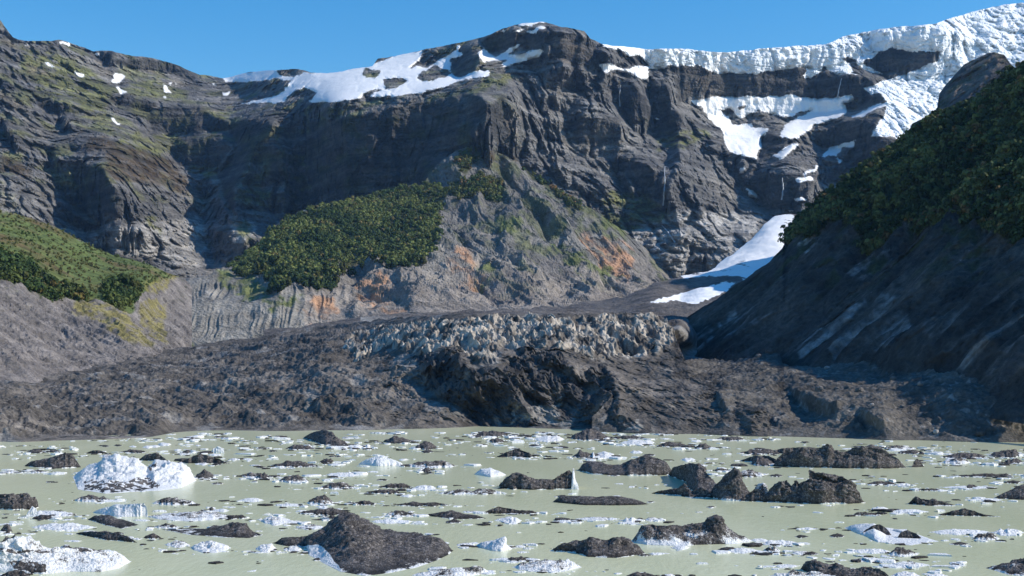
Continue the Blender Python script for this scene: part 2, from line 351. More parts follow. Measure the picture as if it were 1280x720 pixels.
GRASS = [V('A', [(60, 150), (150, 160), (300, 230), (350, 300), (360, 420), (250, 380), (130, 300), (70, 230)]), V('A', [(400, 250), (520, 260), (620, 300), (560, 325), (440, 310)]),
         V('A', [(500, 432), (560, 425), (615, 460), (560, 478), (510, 450)]), V('A', [(600, 545), (640, 530), (705, 540), (700, 575), (620, 560)]), V('A', [(770, 615), (830, 610), (910, 640), (880, 680), (800, 650)]),
         V('A', [(650, 350), (740, 350), (745, 395), (690, 380)]), V('A', [(360, 470), (440, 430), (500, 460), (560, 500), (440, 520)]), V('A', [(920, 490), (990, 500), (980, 540), (930, 520)]), V('A', [(620, 430), (720, 420), (730, 450), (640, 445)]),
         V('B', [(400, 300), (540, 245), (640, 240), (600, 270), (420, 310)]), V('B', [(0, 345), (100, 340), (160, 350), (60, 370), (0, 385)]), V('B', [(1020, 395), (1070, 385), (1060, 415), (1030, 415)]),
         V('C', [(0, 440), (60, 425), (150, 415), (190, 440), (100, 470), (30, 480)]), V('E', [(800, 5), (900, 15), (965, 70), (880, 115), (815, 100), (860, 60)]), V('B', [(920, 620), (1060, 625), (1110, 700), (900, 720)]),
         V('D', [(400, 60), (440, 80), (460, 120), (420, 110)]), V('D', [(660, 80), (720, 70), (725, 130), (690, 160)])]
BROWN = [V('A', [(268, 450), (330, 440), (400, 462), (500, 500), (560, 520), (612, 600), (625, 632), (500, 590), (400, 592), (350, 562), (338, 492), (280, 480)]), V('A', [(0, 500), (60, 520), (110, 570), (40, 560), (0, 545)]),
         V('D', [(185, 30), (240, 45), (300, 100), (320, 125), (230, 110), (195, 75)]), V('B', [(410, 500), (490, 460), (600, 500), (660, 540), (740, 600), (850, 660), (700, 640), (560, 560), (430, 590)])]
LIGHT = [V('F', [(-40, 75), (100, 52), (305, 62), (280, 120), (200, 195), (100, 230), (-40, 260), (-100, 200)]), V('D', [(0, 30), (100, 60), (200, 100), (330, 95), (480, 80), (560, 70), (590, 130), (560, 220), (420, 190), (300, 160), (150, 90), (0, 55)]), V('D', [(650, 90), (720, 75), (720, 130), (660, 150)])]
GREYL = [V('B', [(740, 135), (850, 115), (880, 200), (840, 215), (740, 180)]), V('B', [(600, 330), (640, 340), (630, 460), (600, 460)]), V('C', [(90, 210), (190, 215), (190, 300), (100, 300)])]
ORNG = [V('E', [(735, 95), (800, 140), (870, 165), (890, 215), (840, 200), (780, 170), (728, 140)]), V('E', [(705, 40), (755, 60), (735, 120), (710, 90)])]
def strata(P, per, warp=.4):
    x, y, z = P[..., 0], P[..., 1], P[..., 2]
    w = fbm(x, y, z*2, 700, 3)*.7
    t = z/per + w + fbm(x, y, z, 120, 2)*.1
    fr = t-np.floor(t)
    k = .5+.8*perlin(np.floor(t)*3.7, x/600, y/600)
    return fr, np.clip(k, .1, 1.2)
def main_col(px, py, P):
    x, y, z = P[..., 0], P[..., 1], P[..., 2]
    n = fbm(x, y, z*1.5, 220, 5); n2 = fbm(x, y, z*3, 40, 4)
    fr, k = strata(P, 62)
    c = np.ones(px.shape+(3,))*np.array([.152, .148, .143])
    c = mixc(c, (.235, .222, .20), sstep(-.1, .7, n))
    c = mixc(c, (.105, .104, .105), sstep(.0, .7, -n)*.8)
    band = sstep(.82, .95, fr)*k
    c = mixc(c, (.21, .185, .15), np.clip(band*.6*sstep(-.4, .5, n2), 0, 1))
    c = mixc(c, (.40, .385, .36), masks(px, py, LIGHT, 5, 3, 1.1)*(.45+.55*sstep(-.3, .4, n2)))
    c = mixc(c, (.26, .225, .19), masks(px, py, GREYL, 5, 2, 1.9)*sstep(-.3, .4, n2))
    g = masks(px, py, GRASS, 9, 3, 2.2)*sstep(-.35, .25, n2+.4*n+.15)
    c = mixc(c, (.155, .16, .06), g*.9)
    u = sstep(.0, .45, fbm(x, y, z*2, 90, 5, off=4))*sstep(700, 560, px)*sstep(280, 230, py)
    c = mixc(c, (.15, .155, .065), u*.75)
    c = mixc(c, (.20, .17, .12), sstep(.1, .5, fbm(x, y, z*2, 130, 4, off=14))*sstep(420, 250, px)*sstep(170, 120, py)*.6)
    c = mixc(c, (.085, .062, .035), masks(px, py, BROWN, 5, 2, 3.1)*(.5+.5*sstep(-.3, .3, n2)))
    c = mixc(c, (.30, .20, .13), masks(px, py, ORNG, 6, 3, 4.1)*sstep(-.3, .3, n2))
    s = masks(px, py, SNOW, 3.2, 2, 6.1)*(1-masks(px, py, HOLES, 3, 1, 7.1))
    # thin wisps of snow that linger on ledges near the summit
    w = sstep(.55, .7, fbm(x, y, z*4, 60, 4, off=2))*sstep(1000, 1150, z)*(px > 470)*(px < 900)
    s = np.maximum(s, w*.8)
    sm = blur(s, 3)
    m = np.stack([s, g, 0*s], -1)
    c = c*(1-.55*masks(px, py, [f[0] for f in FAC if f[2] >= 5], 3, 2, .2))[..., None]  # shade of the steep cliff facets, painted into the rock colour
    gl = blur(masks(px, py, [SNOW[GLAC]], 2.6, 1, 6.1), 3)
    m[..., 2] = gl
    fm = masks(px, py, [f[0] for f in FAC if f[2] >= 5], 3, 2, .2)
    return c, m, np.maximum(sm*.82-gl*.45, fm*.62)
def quant(n, k, w=.18):
    t = n*k; f = np.floor(t); r = t-f
    return (f+sstep(.5-w, .5+w, r))/k
def main_disp(px, py, P):
    x, y, z = P[..., 0], P[..., 1], P[..., 2]
    wx = fbm(x, y, z, 70, 3)*14
    fr, k = strata(P, 62)
    ter = np.where(fr < .82, fr/.82, 1-(fr-.82)/.18)          # cliff, then ledge
    d = -46*k*ter*sstep(-.5, .2, fbm(x, y, z, 300, 2, off=9))
    fr2, k2 = strata(P*np.array([1, 1, 2.7]), 62)
    d += -13*k2*np.where(fr2 < .8, fr2/.8, 1-(fr2-.8)/.2)*sstep(-.3, .2, fbm(x, y, z, 90, 2, off=6))
    d += -130*quant(fbm(x+wx, y*.6, z*.28, 170, 3, .55, off=21), 3.2, .16)*.5      # stepped buttresses
    d += -46*quant(fbm(x+wx, y*.6, z*.45+wx, 62, 3, .55, off=23), 3.0, .16)*.6
    d += 26*np.abs(perlin((x+wx*1.5)/75, y/150, z/260))*1.6-20*np.maximum(0, .22-np.abs(perlin((x+wx)/48+5, y/90, z/170)))*6*-1   # gullies
    d += -15*(ridged(x+wx, y, z*.6, 34, 4, .62, off=3)-.4)
    d += quant(fbm(x, y, z*1.4, 15, 2, .6), 2.5, .2)*9
    gz = -np.gradient(z, axis=0); gd = -np.gradient(y, axis=0)
    d *= blur(np.clip(1.15*gz/(np.abs(gd)+.05), .3, 1.0), 4)                 # rough cliffs, calmer slopes
    gl = masks(px, py, [SNOW[GLAC]], 2.6, 4, 6.1)
    d += gl*(-9*(ridged(x+z*.5, y, z*.5, 55, 3, .55, off=11)-.4)+7*np.maximum(0, .16-np.abs(perlin(x/60, y/26, z/16+fbm(x, y, z, 60, 2))))*12)
    return d
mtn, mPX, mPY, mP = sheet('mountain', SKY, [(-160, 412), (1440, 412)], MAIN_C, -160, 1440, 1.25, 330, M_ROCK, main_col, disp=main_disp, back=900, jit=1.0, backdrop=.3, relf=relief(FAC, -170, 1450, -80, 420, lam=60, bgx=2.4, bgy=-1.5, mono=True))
def near_main(px, py):
    i = int(np.clip((px+160)/1.25, 0, mPX.shape[1]-1)); j = int(np.argmin(np.abs(mPY[:, i]-py)))
    return mP[j, i]

# ============================================================ 2. foothill: wooded shoulder, spur with orange scars, fluted moraine wall
def far_c(c, k=.3, k2=1.0, d0=2500): return [(x, y, d0+(d-d0)*(k if d > d0 else k2)) for x, y, d in c]
FH_TOP = [(120, 372), (150, 356), (190, 347), (222, 346), (258, 346), (284, 335), (306, 322), (320, 307), (338, 289), (351, 278), (373, 267), (400, 258), (430, 252), (462, 245), (493, 237),
          (528, 230), (540, 216), (555, 198), (572, 188), (587, 181), (600, 187), (633, 196), (653, 210), (688, 233), (730, 257), (770, 283), (800, 308), (830, 335), (880, 362)]
FH_BOT = [(120, 450), (200, 446), (300, 432), (400, 418), (480, 408), (560, 402), (700, 398), (880, 385)]
FH_C = [(120, 372, 1350), (190, 346, 1500), (258, 346, 1550), (320, 307, 1950), (351, 278, 2100), (430, 252, 2300), (493, 237, 2450), (555, 198, 2700), (587, 181, 2850), (633, 196, 2900), (688, 233, 2780), (730, 257, 2700),
        (770, 283, 2650), (830, 335, 2650), (880, 362, 2600), (120, 450, 1200), (220, 380, 1400), (350, 350, 1500), (350, 400, 1340), (300, 432, 1250), (400, 418, 1300), (450, 330, 1750), (550, 300, 2000), (560, 260, 2300), (620, 260, 2400), (640, 320, 2000),
        (500, 370, 1500), (600, 380, 1480), (700, 385, 1600), (720, 330, 2150), (780, 360, 2100), (800, 375, 2000), (880, 385, 2500), (500, 408, 1250), (700, 398, 1400), (400, 300, 1900)]
FH_C = far_c(FH_C, .3, .62)
FOREST_MID = V('P', [(284, 336), (306, 322), (320, 307), (338, 289), (351, 278), (373, 267), (400, 258), (430, 252), (493, 237), (536, 229), (560, 240), (548, 262), (552, 300), (530, 322), (505, 337), (480, 330), (455, 325), (425, 326), (405, 345), (418, 357), (395, 362), (370, 350), (345, 358), (330, 342), (300, 345)])
FOREST_SPUR = [V('B', [(490, 590), (510, 560), (590, 600), (570, 660), (520, 650)]), V('B', [(430, 520), (490, 470), (510, 500), (460, 560)]), V('B', [(655, 545), (700, 550), (740, 600), (720, 600)]), V('B', [(740, 600), (800, 620), (850, 680), (790, 660)]),
               V('B', [(420, 590), (480, 600), (500, 650), (430, 640)])]
FH_ORNG = [V('E', [(350, 180), (420, 190), (465, 250), (440, 292), (400, 272), (368, 222)]), V('E', [(105, 225), (180, 255), (215, 310), (150, 335), (95, 290)]), V('E', [(0, 285), (40, 305), (55, 375), (0, 395), (-60, 330)]),
           V('E', [(735, 95), (800, 140), (870, 165), (890, 215), (840, 260), (780, 170), (728, 140)]), V('E', [(10, 215), (50, 220), (45, 245), (15, 240)]), V('E', [(180, 330), (250, 330), (240, 360), (180, 360)])]
FH_GRASS = [V('E', [(610, 120), (700, 180), (830, 200), (800, 240), (720, 232), (650, 185)]), V('E', [(500, 80), (560, 90), (560, 130), (510, 130)]), V('E', [(440, 220), (490, 215), (500, 250), (450, 255)]), V('D', [(600, 235), (720, 228), (745, 300), (690, 305), (640, 270)]),
            V('D', [(400, 330), (440, 280), (470, 300), (480, 380), (530, 380), (535, 440), (460, 440), (400, 380)]), V('D', [(730, 230), (770, 310), (850, 280), (860, 310), (760, 330)]), V('E', [(770, 60), (850, 60), (900, 120), (830, 130)])]
FH_GREY = [V('E', [(30, 280), (80, 265), (115, 300), (105, 380), (60, 380)]), V('E', [(270, 170), (340, 150), (390, 260), (340, 330), (280, 280), (310, 230)]), V('D', [(490, 300), (700, 310), (960, 300), (968, 395), (850, 405), (640, 440), (560, 445), (480, 380)]), V('E', [(620, 250), (840, 240), (850, 290), (700, 325), (600, 310)])]
FH_FAC = [(V('E', [(510, 60), (545, 110), (520, 180), (480, 160), (490, 90)]), -3, 3), (V('E', [(605, 60), (700, 100), (730, 150), (690, 160), (640, 110)]), -4, 3), (V('E', [(390, 110), (450, 160), (520, 230), (480, 230), (420, 170)]), -3, 3), (V('E', [(60, 295), (105, 290), (90, 360), (60, 350)]), -2, 2),
          (V('B', [(350, 560), (420, 495), (440, 540), (480, 600), (430, 600), (370, 590)]), -3, 3), (V('B', [(570, 500), (610, 520), (640, 600), (600, 600)]), -4, 3), (V('E', [(215, 250), (260, 270), (250, 340), (220, 320)]), -2, 2), (V('E', [(560, 180), (620, 200), (610, 260), (560, 240)]), -3, 2)]
def fh_col(px, py, P):
    x, y, z = P[..., 0], P[..., 1], P[..., 2]
    n = fbm(x, y, z, 160, 5); n2 = fbm(x, y, z, 25, 4)
    dg = fbm(x+z*1.2, y, z*.25, 30, 4)
    c = np.ones(px.shape+(3,))*np.array([.175, .168, .153])
    c = mixc(c, (.25, .235, .21), sstep(-.1, .6, n+.5*dg)); c = mixc(c, (.12, .115, .11), sstep(.0, .6, -n+.4*dg)*.8)
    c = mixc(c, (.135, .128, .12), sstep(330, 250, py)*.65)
    c = mixc(c, (.10, .11, .05), sstep(.05, .4, fbm(x, y, z, 45, 5, off=18))*sstep(340, 280, py)*.7)
    c = mixc(c, (.27, .25, .215), masks(px, py, FH_GREY, 6, 4, 1.3)*.75)
    lo = sstep(300, 380, py)*(px > 380)
    c = mixc(c, (.26, .215, .18), lo*.5)
    c = mixc(c, (.40, .235, .14), masks(px, py, FH_ORNG, 9, 3, 2.3)*sstep(-.35, .35, dg+n2*.4))
    g = masks(px, py, FH_GRASS, 8, 3, 3.3)*sstep(-.5, .2, n2+.1)
    c = mixc(c, (.13, .15, .05), g*.9)
    c = mixc(c, (.12, .135, .05), sstep(.1, .4, fbm(x, y, z, 55, 5, off=28))*sstep(560, 680, px)*sstep(375, 345, py)*.6)
    f = np.maximum(masks(px, py, [FOREST_MID], 3, 2, 4.3), masks(px, py, FOREST_SPUR, 5, 2, 5.3))
    c = mixc(c, (.05, .055, .022), f)
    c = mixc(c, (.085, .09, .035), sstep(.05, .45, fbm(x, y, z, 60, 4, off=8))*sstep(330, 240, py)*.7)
    return c, np.stack([0*f, g, 0*f], -1), f*.5
def fh_disp(px, py, P):
    x, y, z = P[..., 0], P[..., 1], P[..., 2]
    wall = sstep(340, 352, py)*sstep(470, 400, px)              # fluted moraine wall
    d = -20*(ridged(x+z*.7, y*.5, z*.35, 90, 5, .58, off=1)-.4)*(1-wall*.75)*sstep(395, 350, py)
    d += -6*(ridged(x+z*.5, y, z*.6, 24, 4, .6, off=4)-.4)*(1-wall*.3)
    xx = x+fbm(x, y, z*.6, 40, 3)*10+z*.15
    return d
def fh_v(px, py, P):
    x, y, z = P[..., 0], P[..., 1], P[..., 2]
    wall = sstep(340, 352, py)*sstep(470, 400, px)
    xx = x+y*.35+fbm(x, y, 0*z, 120, 3)*45
    v = 36*(ridged(xx, y*.3, 0*z, 130, 3, .5, off=2)-.45)+9*(ridged(xx, y*.35, 0*z+3, 38, 4, .6, off=5)-.4)+2.2*(ridged(x, y, z, 12, 3, .6)-.4)
    gy_ = x+y*.1+fbm(x, y, 0*z, 60, 2)*6
    fl = -9*np.abs(perlin(gy_/15, y/160, 0*z))*2-5*np.abs(perlin(gy_/6.5, y/90, 0*z+4))*2
    return wall*(fl+5)*.5*sstep(-.5, .3, fbm(x, y, z, 70, 3))+v*(1-wall)*sstep(398, 365, py)*(.3+.7*sstep(0, 30, py-np.interp(px, [a for a, b in FH_TOP], [b for a, b in FH_TOP])))
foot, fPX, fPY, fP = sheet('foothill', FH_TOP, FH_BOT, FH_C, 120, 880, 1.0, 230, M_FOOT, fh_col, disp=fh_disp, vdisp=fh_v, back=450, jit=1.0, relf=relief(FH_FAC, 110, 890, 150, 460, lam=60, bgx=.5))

# ============================================================ 3. ice plateau with avalanche cone
PL_TOP = [(330, 412), (480, 396), (560, 391), (700, 384), (780, 372), (815, 356), (850, 345), (885, 340), (915, 318), (940, 298), (958, 278), (970, 269), (990, 266), (1080, 262)]
PL_BOT = [(330, 430), (480, 412), (560, 404), (700, 404), (800, 408), (850, 452), (900, 462), (1080, 462)]
PL_C = [(330, 412, 1250), (480, 396, 1350), (560, 391, 1450), (700, 384, 1600), (780, 372, 1850), (815, 356, 2100), (850, 345, 2250), (885, 340, 2250), (915, 318, 2430), (958, 278, 2700), (990, 266, 2800), (1080, 262, 2900),
        (850, 375, 1600), (900, 365, 1750), (950, 340, 2100), (985, 300, 2450), (1080, 340, 2200), (330, 430, 1000), (480, 412, 900), (560, 404, 800), (600, 395, 900), (700, 395, 850), (850, 395, 900), (700, 404, 700), (850, 404, 700), (850, 440, 740), (900, 455, 700), (1080, 440, 780)]
PL_C = far_c(PL_C, .66, 1, 1500)
PL_SNOW = [V('F', [(60, 235), (100, 222), (150, 205), (200, 165), (240, 130), (290, 90), (330, 62), (350, 55), (400, 70), (380, 155), (320, 200), (260, 242), (225, 232), (170, 238), (90, 243)]),
           V('F', [(-20, 308), (40, 292), (100, 278), (150, 263), (218, 255), (200, 275), (170, 292), (110, 317), (60, 306)]), V('F', [(385, 235), (300, 240), (240, 245), (270, 260), (400, 260)])]
def pl_col(px, py, P):
    x, y, z = P[..., 0], P[..., 1], P[..., 2]
    n = fbm(x, y, z, 80, 5)
    c = np.ones(px.shape+(3,))*np.array([.135, .122, .112]); c = mixc(c, (.10, .092, .088), sstep(-.3, .5, n))
    edge = sstep(396, 402, py)
    c = mixc(c, (.28, .27, .25), edge*sstep(.0, .4, n+.1)*(px > 450))
    s = masks(px, py, PL_SNOW, 2.2, 1, 1.7)
    s = s*(1-.75*sstep(.32, .6, fbm(x+y*.3, y*.2, z, 30, 5, off=3))*(py < 345))
    return c, np.stack([s, 0*s, 0*s], -1), s*.3
plat, *_ = sheet('glacier_plateau', PL_TOP, PL_BOT, PL_C, 330, 1080, 1.25, 180, M_FOOT, pl_col, vdisp=lambda a, b, P: fbm(P[..., 0], P[..., 1], P[..., 2], 45, 5)*4, back=150, jit=.6, backdrop=.2)

# ============================================================ 4. left slope: scrub above, bare moraine flank below
LS_TOP = [(-180, 205), (-80, 237), (0, 262), (40, 273), (76, 287), (111, 307), (147, 320), (187, 331), (222, 345), (240, 360)]
LS_BOT = [(-180, 500), (0, 485), (60, 477), (130, 464), (200, 446), (240, 440)]
LS_C = [(-180, 205, 1150), (0, 262, 1350), (76, 287, 1400), (147, 320, 1450), (222, 345, 1500), (240, 360, 1500), (-180, 350, 800), (0, 360, 900), (100, 370, 1050), (130, 340, 1250), (180, 360, 1200), (240, 440, 1100), (200, 400, 1150), (210, 425, 1020), (-180, 500, 560), (0, 485, 640), (60, 477, 700), (130, 464, 790), (100, 430, 850), (0, 420, 760), (160, 410, 960)]
LS_VEG = V('D', [(-450, -60), (0, 45), (90, 70), (170, 100), (250, 145), (330, 175), (420, 200), (520, 235), (420, 262), (380, 300), (370, 345), (320, 330), (270, 305), (240, 312), (200, 290), (160, 275), (120, 285), (60, 245), (0, 240), (-450, 150)])
LS_YEL = [V('D', [(200, 320), (280, 310), (350, 350), (400, 400), (430, 440), (380, 430), (300, 370), (220, 350)]), V('D', [(390, 340), (420, 300), (470, 320), (470, 430), (430, 420)]), V('D', [(400, 250), (500, 235), (470, 280), (420, 290)])]
TREE_L = [V('D', [(0, 232), (40, 228), (130, 282), (200, 280), (250, 300), (230, 315), (150, 300), (110, 300), (60, 262), (0, 255)]), V('D', [(300, 268), (350, 262), (400, 270), (380, 310), (330, 325), (300, 300)]), V('D', [(0, 170), (80, 200), (120, 240), (60, 230), (0, 210)])]
def ls_col(px, py, P):
    x, y, z = P[..., 0], P[..., 1], P[..., 2]
    n = fbm(x, y, z, 70, 5); n2 = fbm(x, y, z, 9, 4); st = fbm(x*.3, y*.6+x*.5, z, 22, 5, .6)
    c = np.ones(px.shape+(3,))*np.array([.165, .148, .135]); c = mixc(c, (.215, .193, .175), sstep(-.3, .5, st)); c = mixc(c, (.14, .125, .115), sstep(.0, .5, n)*.6)
    v = masks(px, py, [LS_VEG], 6, 3, 1.5)
    g = np.ones(px.shape+(3,))*np.array([.105, .135, .042]); g = mixc(g, (.13, .10, .045), sstep(-.1, .5, n)); g = mixc(g, (.05, .07, .02), sstep(-.1, .5, n2)*.7)
    c = c + (g-c)*v[..., None]
    y2 = masks(px, py, LS_YEL, 6, 3, 2.5)*sstep(-.4, .3, n2+.15); c = mixc(c, (.22, .19, .055), y2*.8)
    sp = sstep(.28, .4, n2)*(1-v)*sstep(400, 330, py); c = mixc(c, (.06, .07, .03), sp*.7)
    t = masks(px, py, TREE_L, 3, 1, 3.5); c = mixc(c, (.04, .05, .02), t)
    return c, np.stack([0*v, v, 0*t], -1), 0*v
def ls_disp(px, py, P):
    x, y, z = P[..., 0], P[..., 1], P[..., 2]
    v = sstep(360, 300, py)
    d = -6*(ridged(x*.8+z*1.2, y*.3, z*.4, 30, 4, .6)-.4)*(1-v)-14*(ridged(x, y, z, 110, 4)-.4)
    d += v*fbm(x, y, z, 6, 3)*5
    return d
def ls_v(px, py, P):
    x, y, z = P[..., 0], P[..., 1], P[..., 2]
    b = 1-masks(px, py, [LS_VEG], 6, 6, 1.5)
    yy = y+x*.9+fbm(x, y, 0*z, 60, 3)*12
    return b*(7*(ridged(x*.25-y*.1, yy, 0*z, 48, 4, .6)-.4)+2.2*(ridged(x, y, z, 9, 4, .65)-.4))*sstep(490, 450, py)
left, lPX, lPY, lP = sheet('scrub_slope', LS_TOP, LS_BOT, LS_C, -180, 240, 1.0, 260, M_DEBRIS, ls_col, disp=ls_disp, vdisp=ls_v, back=300, jit=.8)

# ============================================================ 5. debris covered glacier tongue that ends in the lake
TG_TOP = [(-180, 494), (0, 478), (60, 470), (130, 457), (200, 440), (300, 424), (400, 408), (480, 399), (560, 393), (640, 392), (760, 391), (815, 392), (832, 398), (842, 412), (850, 436), (860, 458), (890, 490), (960, 515)]
WL = [(-180, 556), (0, 552), (100, 550), (190, 546), (215, 541), (400, 538), (600, 536), (760, 540), (900, 543), (1000, 547), (1280, 553), (1440, 557)]
def wl(x): return np.interp(x, [a for a, b in WL], [b for a, b in WL])
TG_C = [(x, y, float(water_d(y))) for x, y in WL[:9]]+[(960, 546, float(water_d(546)))]+[
        (-180, 494, 560), (0, 478, 650), (60, 470, 720), (130, 457, 800), (200, 440, 950), (300, 424, 1030), (400, 408, 1020), (480, 399, 860), (560, 393, 700), (640, 392, 680), (760, 391, 670), (855, 394, 680), (960, 430, 700),
        (0, 520, 435), (0, 500, 520), (200, 520, 500), (200, 480, 660), (300, 520, 520), (300, 470, 680), (400, 500, 540), (400, 440, 720), (500, 500, 530), (500, 430, 650), (600, 500, 512), (600, 460, 545), (600, 425, 590), (700, 500, 510), (700, 460, 545), (700, 425, 590),
        (800, 500, 500), (800, 460, 560), (830, 430, 600), (900, 460, 560), (960, 480, 500)]
SERAC = [V('E', [(100, 400), (220, 375), (350, 360), (480, 352), (700, 350), (860, 350), (1020, 352), (1020, 400), (960, 460), (860, 455), (780, 475), (700, 440), (560, 430), (500, 440), (500, 490), (430, 480), (400, 430), (340, 430), (290, 470), (200, 440), (110, 470), (60, 440)])]
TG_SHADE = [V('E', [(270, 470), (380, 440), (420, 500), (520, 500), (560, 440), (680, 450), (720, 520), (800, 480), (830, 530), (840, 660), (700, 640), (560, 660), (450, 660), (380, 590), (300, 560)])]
TG_WHITE = [V('E', [(520, 655), (560, 600), (640, 595), (690, 570), (680, 600), (660, 610), (720, 640), (700, 668), (600, 640)]), V('E', [(850, 650), (900, 640), (905, 668), (860, 668)])]
def tg_col(px, py, P):
    x, y, z = P[..., 0], P[..., 1], P[..., 2]
    n = fbm(x, y, z, 60, 5); n2 = fbm(x, y, z, 7, 4); fl = fbm(x, y*.3, z*.25, 6, 4)
    c = np.ones(px.shape+(3,))*np.array([.112, .100, .087]); c = mixc(c, (.165, .147, .128), sstep(-.1, .5, n)); c = mixc(c, (.06, .054, .048), sstep(.0, .5, -n2)*.8)
    c = mixc(c, (.32, .31, .29), sstep(.28, .5, fbm(x, y*.6, z, 16, 5, off=6))*.45*(px < 700))
    s = masks(px, py, SERAC, 9, 12, 1.2)
    c = mixc(c, (.44, .39, .32), sstep(.15, .75, s+fl*.5)*sstep(-.4, .3, fl+.35*n))
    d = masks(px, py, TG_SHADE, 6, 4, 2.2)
    c = mixc(c, (.05, .05, .052), d*.8*sstep(-.6, .1, -n2))  # shaded hollow of the ice front, darkened in the debris colour
    w = masks(px, py, TG_WHITE, 5, 1, 3.2)*sstep(-.2, .2, n2+.1); c = mixc(c, (.33, .31, .27), w*.7)
    return c, np.stack([0*s, s, d], -1), 0*s
def tg_disp(px, py, P):
    x, y, z = P[..., 0], P[..., 1], P[..., 2]
    s = masks(px, py, SERAC, 4, 8, 1.2); a = sstep(450, 560, px)
    sh = masks(px, py, TG_SHADE, 4, 6, 2.2)
    xx = x+fbm(x, y, z, 25, 3)*5+z*.25
    d = 0*x
    d += -(7+6*sh)*(ridged(x+z*.9, y*.6, z*.6, 20, 5, .62, off=5)-.4)
    d += -9*(ridged(x-z*1.2, y*.5, z, 60, 5, .62, off=7)-.4)*sstep(330, 450, px)*sstep(535, 500, py)
    e = sstep(0, 12, wl(px)-py)
    return d*(.25+.75*e)*sstep(250, 500, px)
def tg_v(px, py, P):
    x, y, z = P[..., 0], P[..., 1], P[..., 2]
    e = sstep(0, 14, wl(px)-py)*(1-.75*sstep(420, 560, px))*(.5+.5*sstep(0, 14, py-np.interp(px, [a for a, b in TG_TOP], [b for a, b in TG_TOP])))
    s = masks(px, py, SERAC, 4, 6, 1.2); top = np.interp(px, [a for a, b in TG_TOP], [b for a, b in TG_TOP])
    xx = x+fbm(x, y, 0*z, 20, 3)*4+(y-600)*.22
    bl = 5.5*(ridged(xx, y*.30, 0*z, 11, 3, .6, off=2)-.5)+2.6*(ridged(xx, y*.4, 0*z, 3.6, 2, .5, off=6)-.4)
    return e*(6.5*(ridged(x+y*.6, y*.55-x*.2, z, 42, 6, .58)-.35)+.8*fbm(x, y, z, 3, 2))+np.maximum(s, masks(px, py, TG_SHADE, 4, 6, 2.2)*.6)*bl*sstep(530, 450, py)*sstep(-1, 4, py-top+2)
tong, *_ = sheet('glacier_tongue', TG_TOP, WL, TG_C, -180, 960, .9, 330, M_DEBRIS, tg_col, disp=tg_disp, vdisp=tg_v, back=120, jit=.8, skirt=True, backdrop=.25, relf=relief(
    [(TG_SHADE[0], -.8, 1.0), (V('E', [(300, 480), (380, 450), (420, 560), (520, 640), (440, 660), (360, 580)]), -.8, .8), (V('E', [(760, 520), (840, 520), (840, 640), (780, 660), (740, 600)]), -1.2, .9)], -190, 970, 380, 570, lam=40))

# ============================================================ 6. right hill
RH_TOP = [(800, 458), (820, 444), (838, 427), (860, 393), (896, 373), (927, 351), (962, 329), (978, 312), (985, 290), (993, 272), (1007, 257), (1020, 245), (1053, 222), (1092, 198), (1127, 181), (1158, 159), (1209, 136), (1248, 105), (1280, 84), (1440, -10)]
RH_BOT = [(800, 470), (850, 470), (950, 480), (1100, 500), (1280, 530), (1440, 550)]
RH_C = [(800, 458, 820), (838, 427, 860), (860, 393, 920), (927, 351, 1050), (989, 300, 1130), (989, 276, 1150), (1053, 222, 1170), (1158, 159, 1190), (1280, 84, 1200), (1440, -10, 1200), (1000, 455, 600), (900, 458, 690), (1280, 480, 450), (1440, 500, 400), (1100, 465, 520), (1000, 380, 780), (1100, 300, 820), (1100, 400, 630), (1200, 250, 850), (1200, 400, 550), (1280, 200, 880), (1280, 350, 590),
        (950, 480, 590), (1280, 530, 420), (1440, 550, 380), (1440, 250, 820), (850, 470, 690)]
RH_ICE = [V('F', [(165, 420), (210, 350), (270, 310), (330, 350), (280, 390), (200, 420)]), V('F', [(380, 470), (440, 400), (560, 330), (680, 310), (720, 330), (600, 400), (520, 470)]), V('F', [(600, 450), (640, 390), (700, 360), (740, 390), (660, 440)]), V('F', [(395, 180), (430, 135), (470, 130), (450, 170), (420, 195)]), V('F', [(520, 230), (600, 150), (680, 95), (660, 150), (560, 220)]), V('F', [(90, 440), (140, 400), (170, 410), (120, 450)])]
RH_FLUTE = [V('F', [(740, 430), (800, 340), (900, 270), (1100, 240), (1100, 520), (900, 540), (820, 480)])]
FOREST_R = V('P', [(975, 300), (989, 274), (1007, 255), (1053, 220), (1092, 196), (1127, 179), (1158, 157), (1209, 134), (1248, 103), (1280, 82), (1440, -10), (1440, 330), (1330, 300), (1270, 300), (1200, 285), (1130, 270), (1090, 300), (1040, 290), (1010, 310)])
def rh_col(px, py, P):
    x, y, z = P[..., 0], P[..., 1], P[..., 2]
    n = fbm(x, y, z, 60, 5); st = fbm(x*.5+z*.2, y*.9, z*.2, 12, 4)
    c = np.ones(px.shape+(3,))*np.array([.055, .050, .045]); c = mixc(c, (.095, .086, .075), sstep(-.2, .5, n))
    st = fbm(x*.12+z*.1, y*1.3, 0*z, 14, 4, .6)
    i = masks(px, py, RH_ICE, 6, 3, 1.4); c = mixc(c, (.30, .30, .29), i*sstep(-.05, .45, st)*.9)
    c = mixc(c, (.045, .045, .047), sstep(.1, .5, -st)*.6)
    fl = masks(px, py, RH_FLUTE, 6, 3, 2.4); c = mixc(c, (.26, .24, .22), fl*sstep(.1, .5, st)*.7)
    f = masks(px, py, [FOREST_R], 5, 2, 3.4); c = mixc(c, (.035, .04, .018), f)
    c = mixc(c, (.05, .055, .02), sstep(.1, .4, fbm(x, y, z, 20, 4, off=5))*sstep(390, 320, py)*.8)
    return c, np.stack([0*f, i, f], -1), 0*f
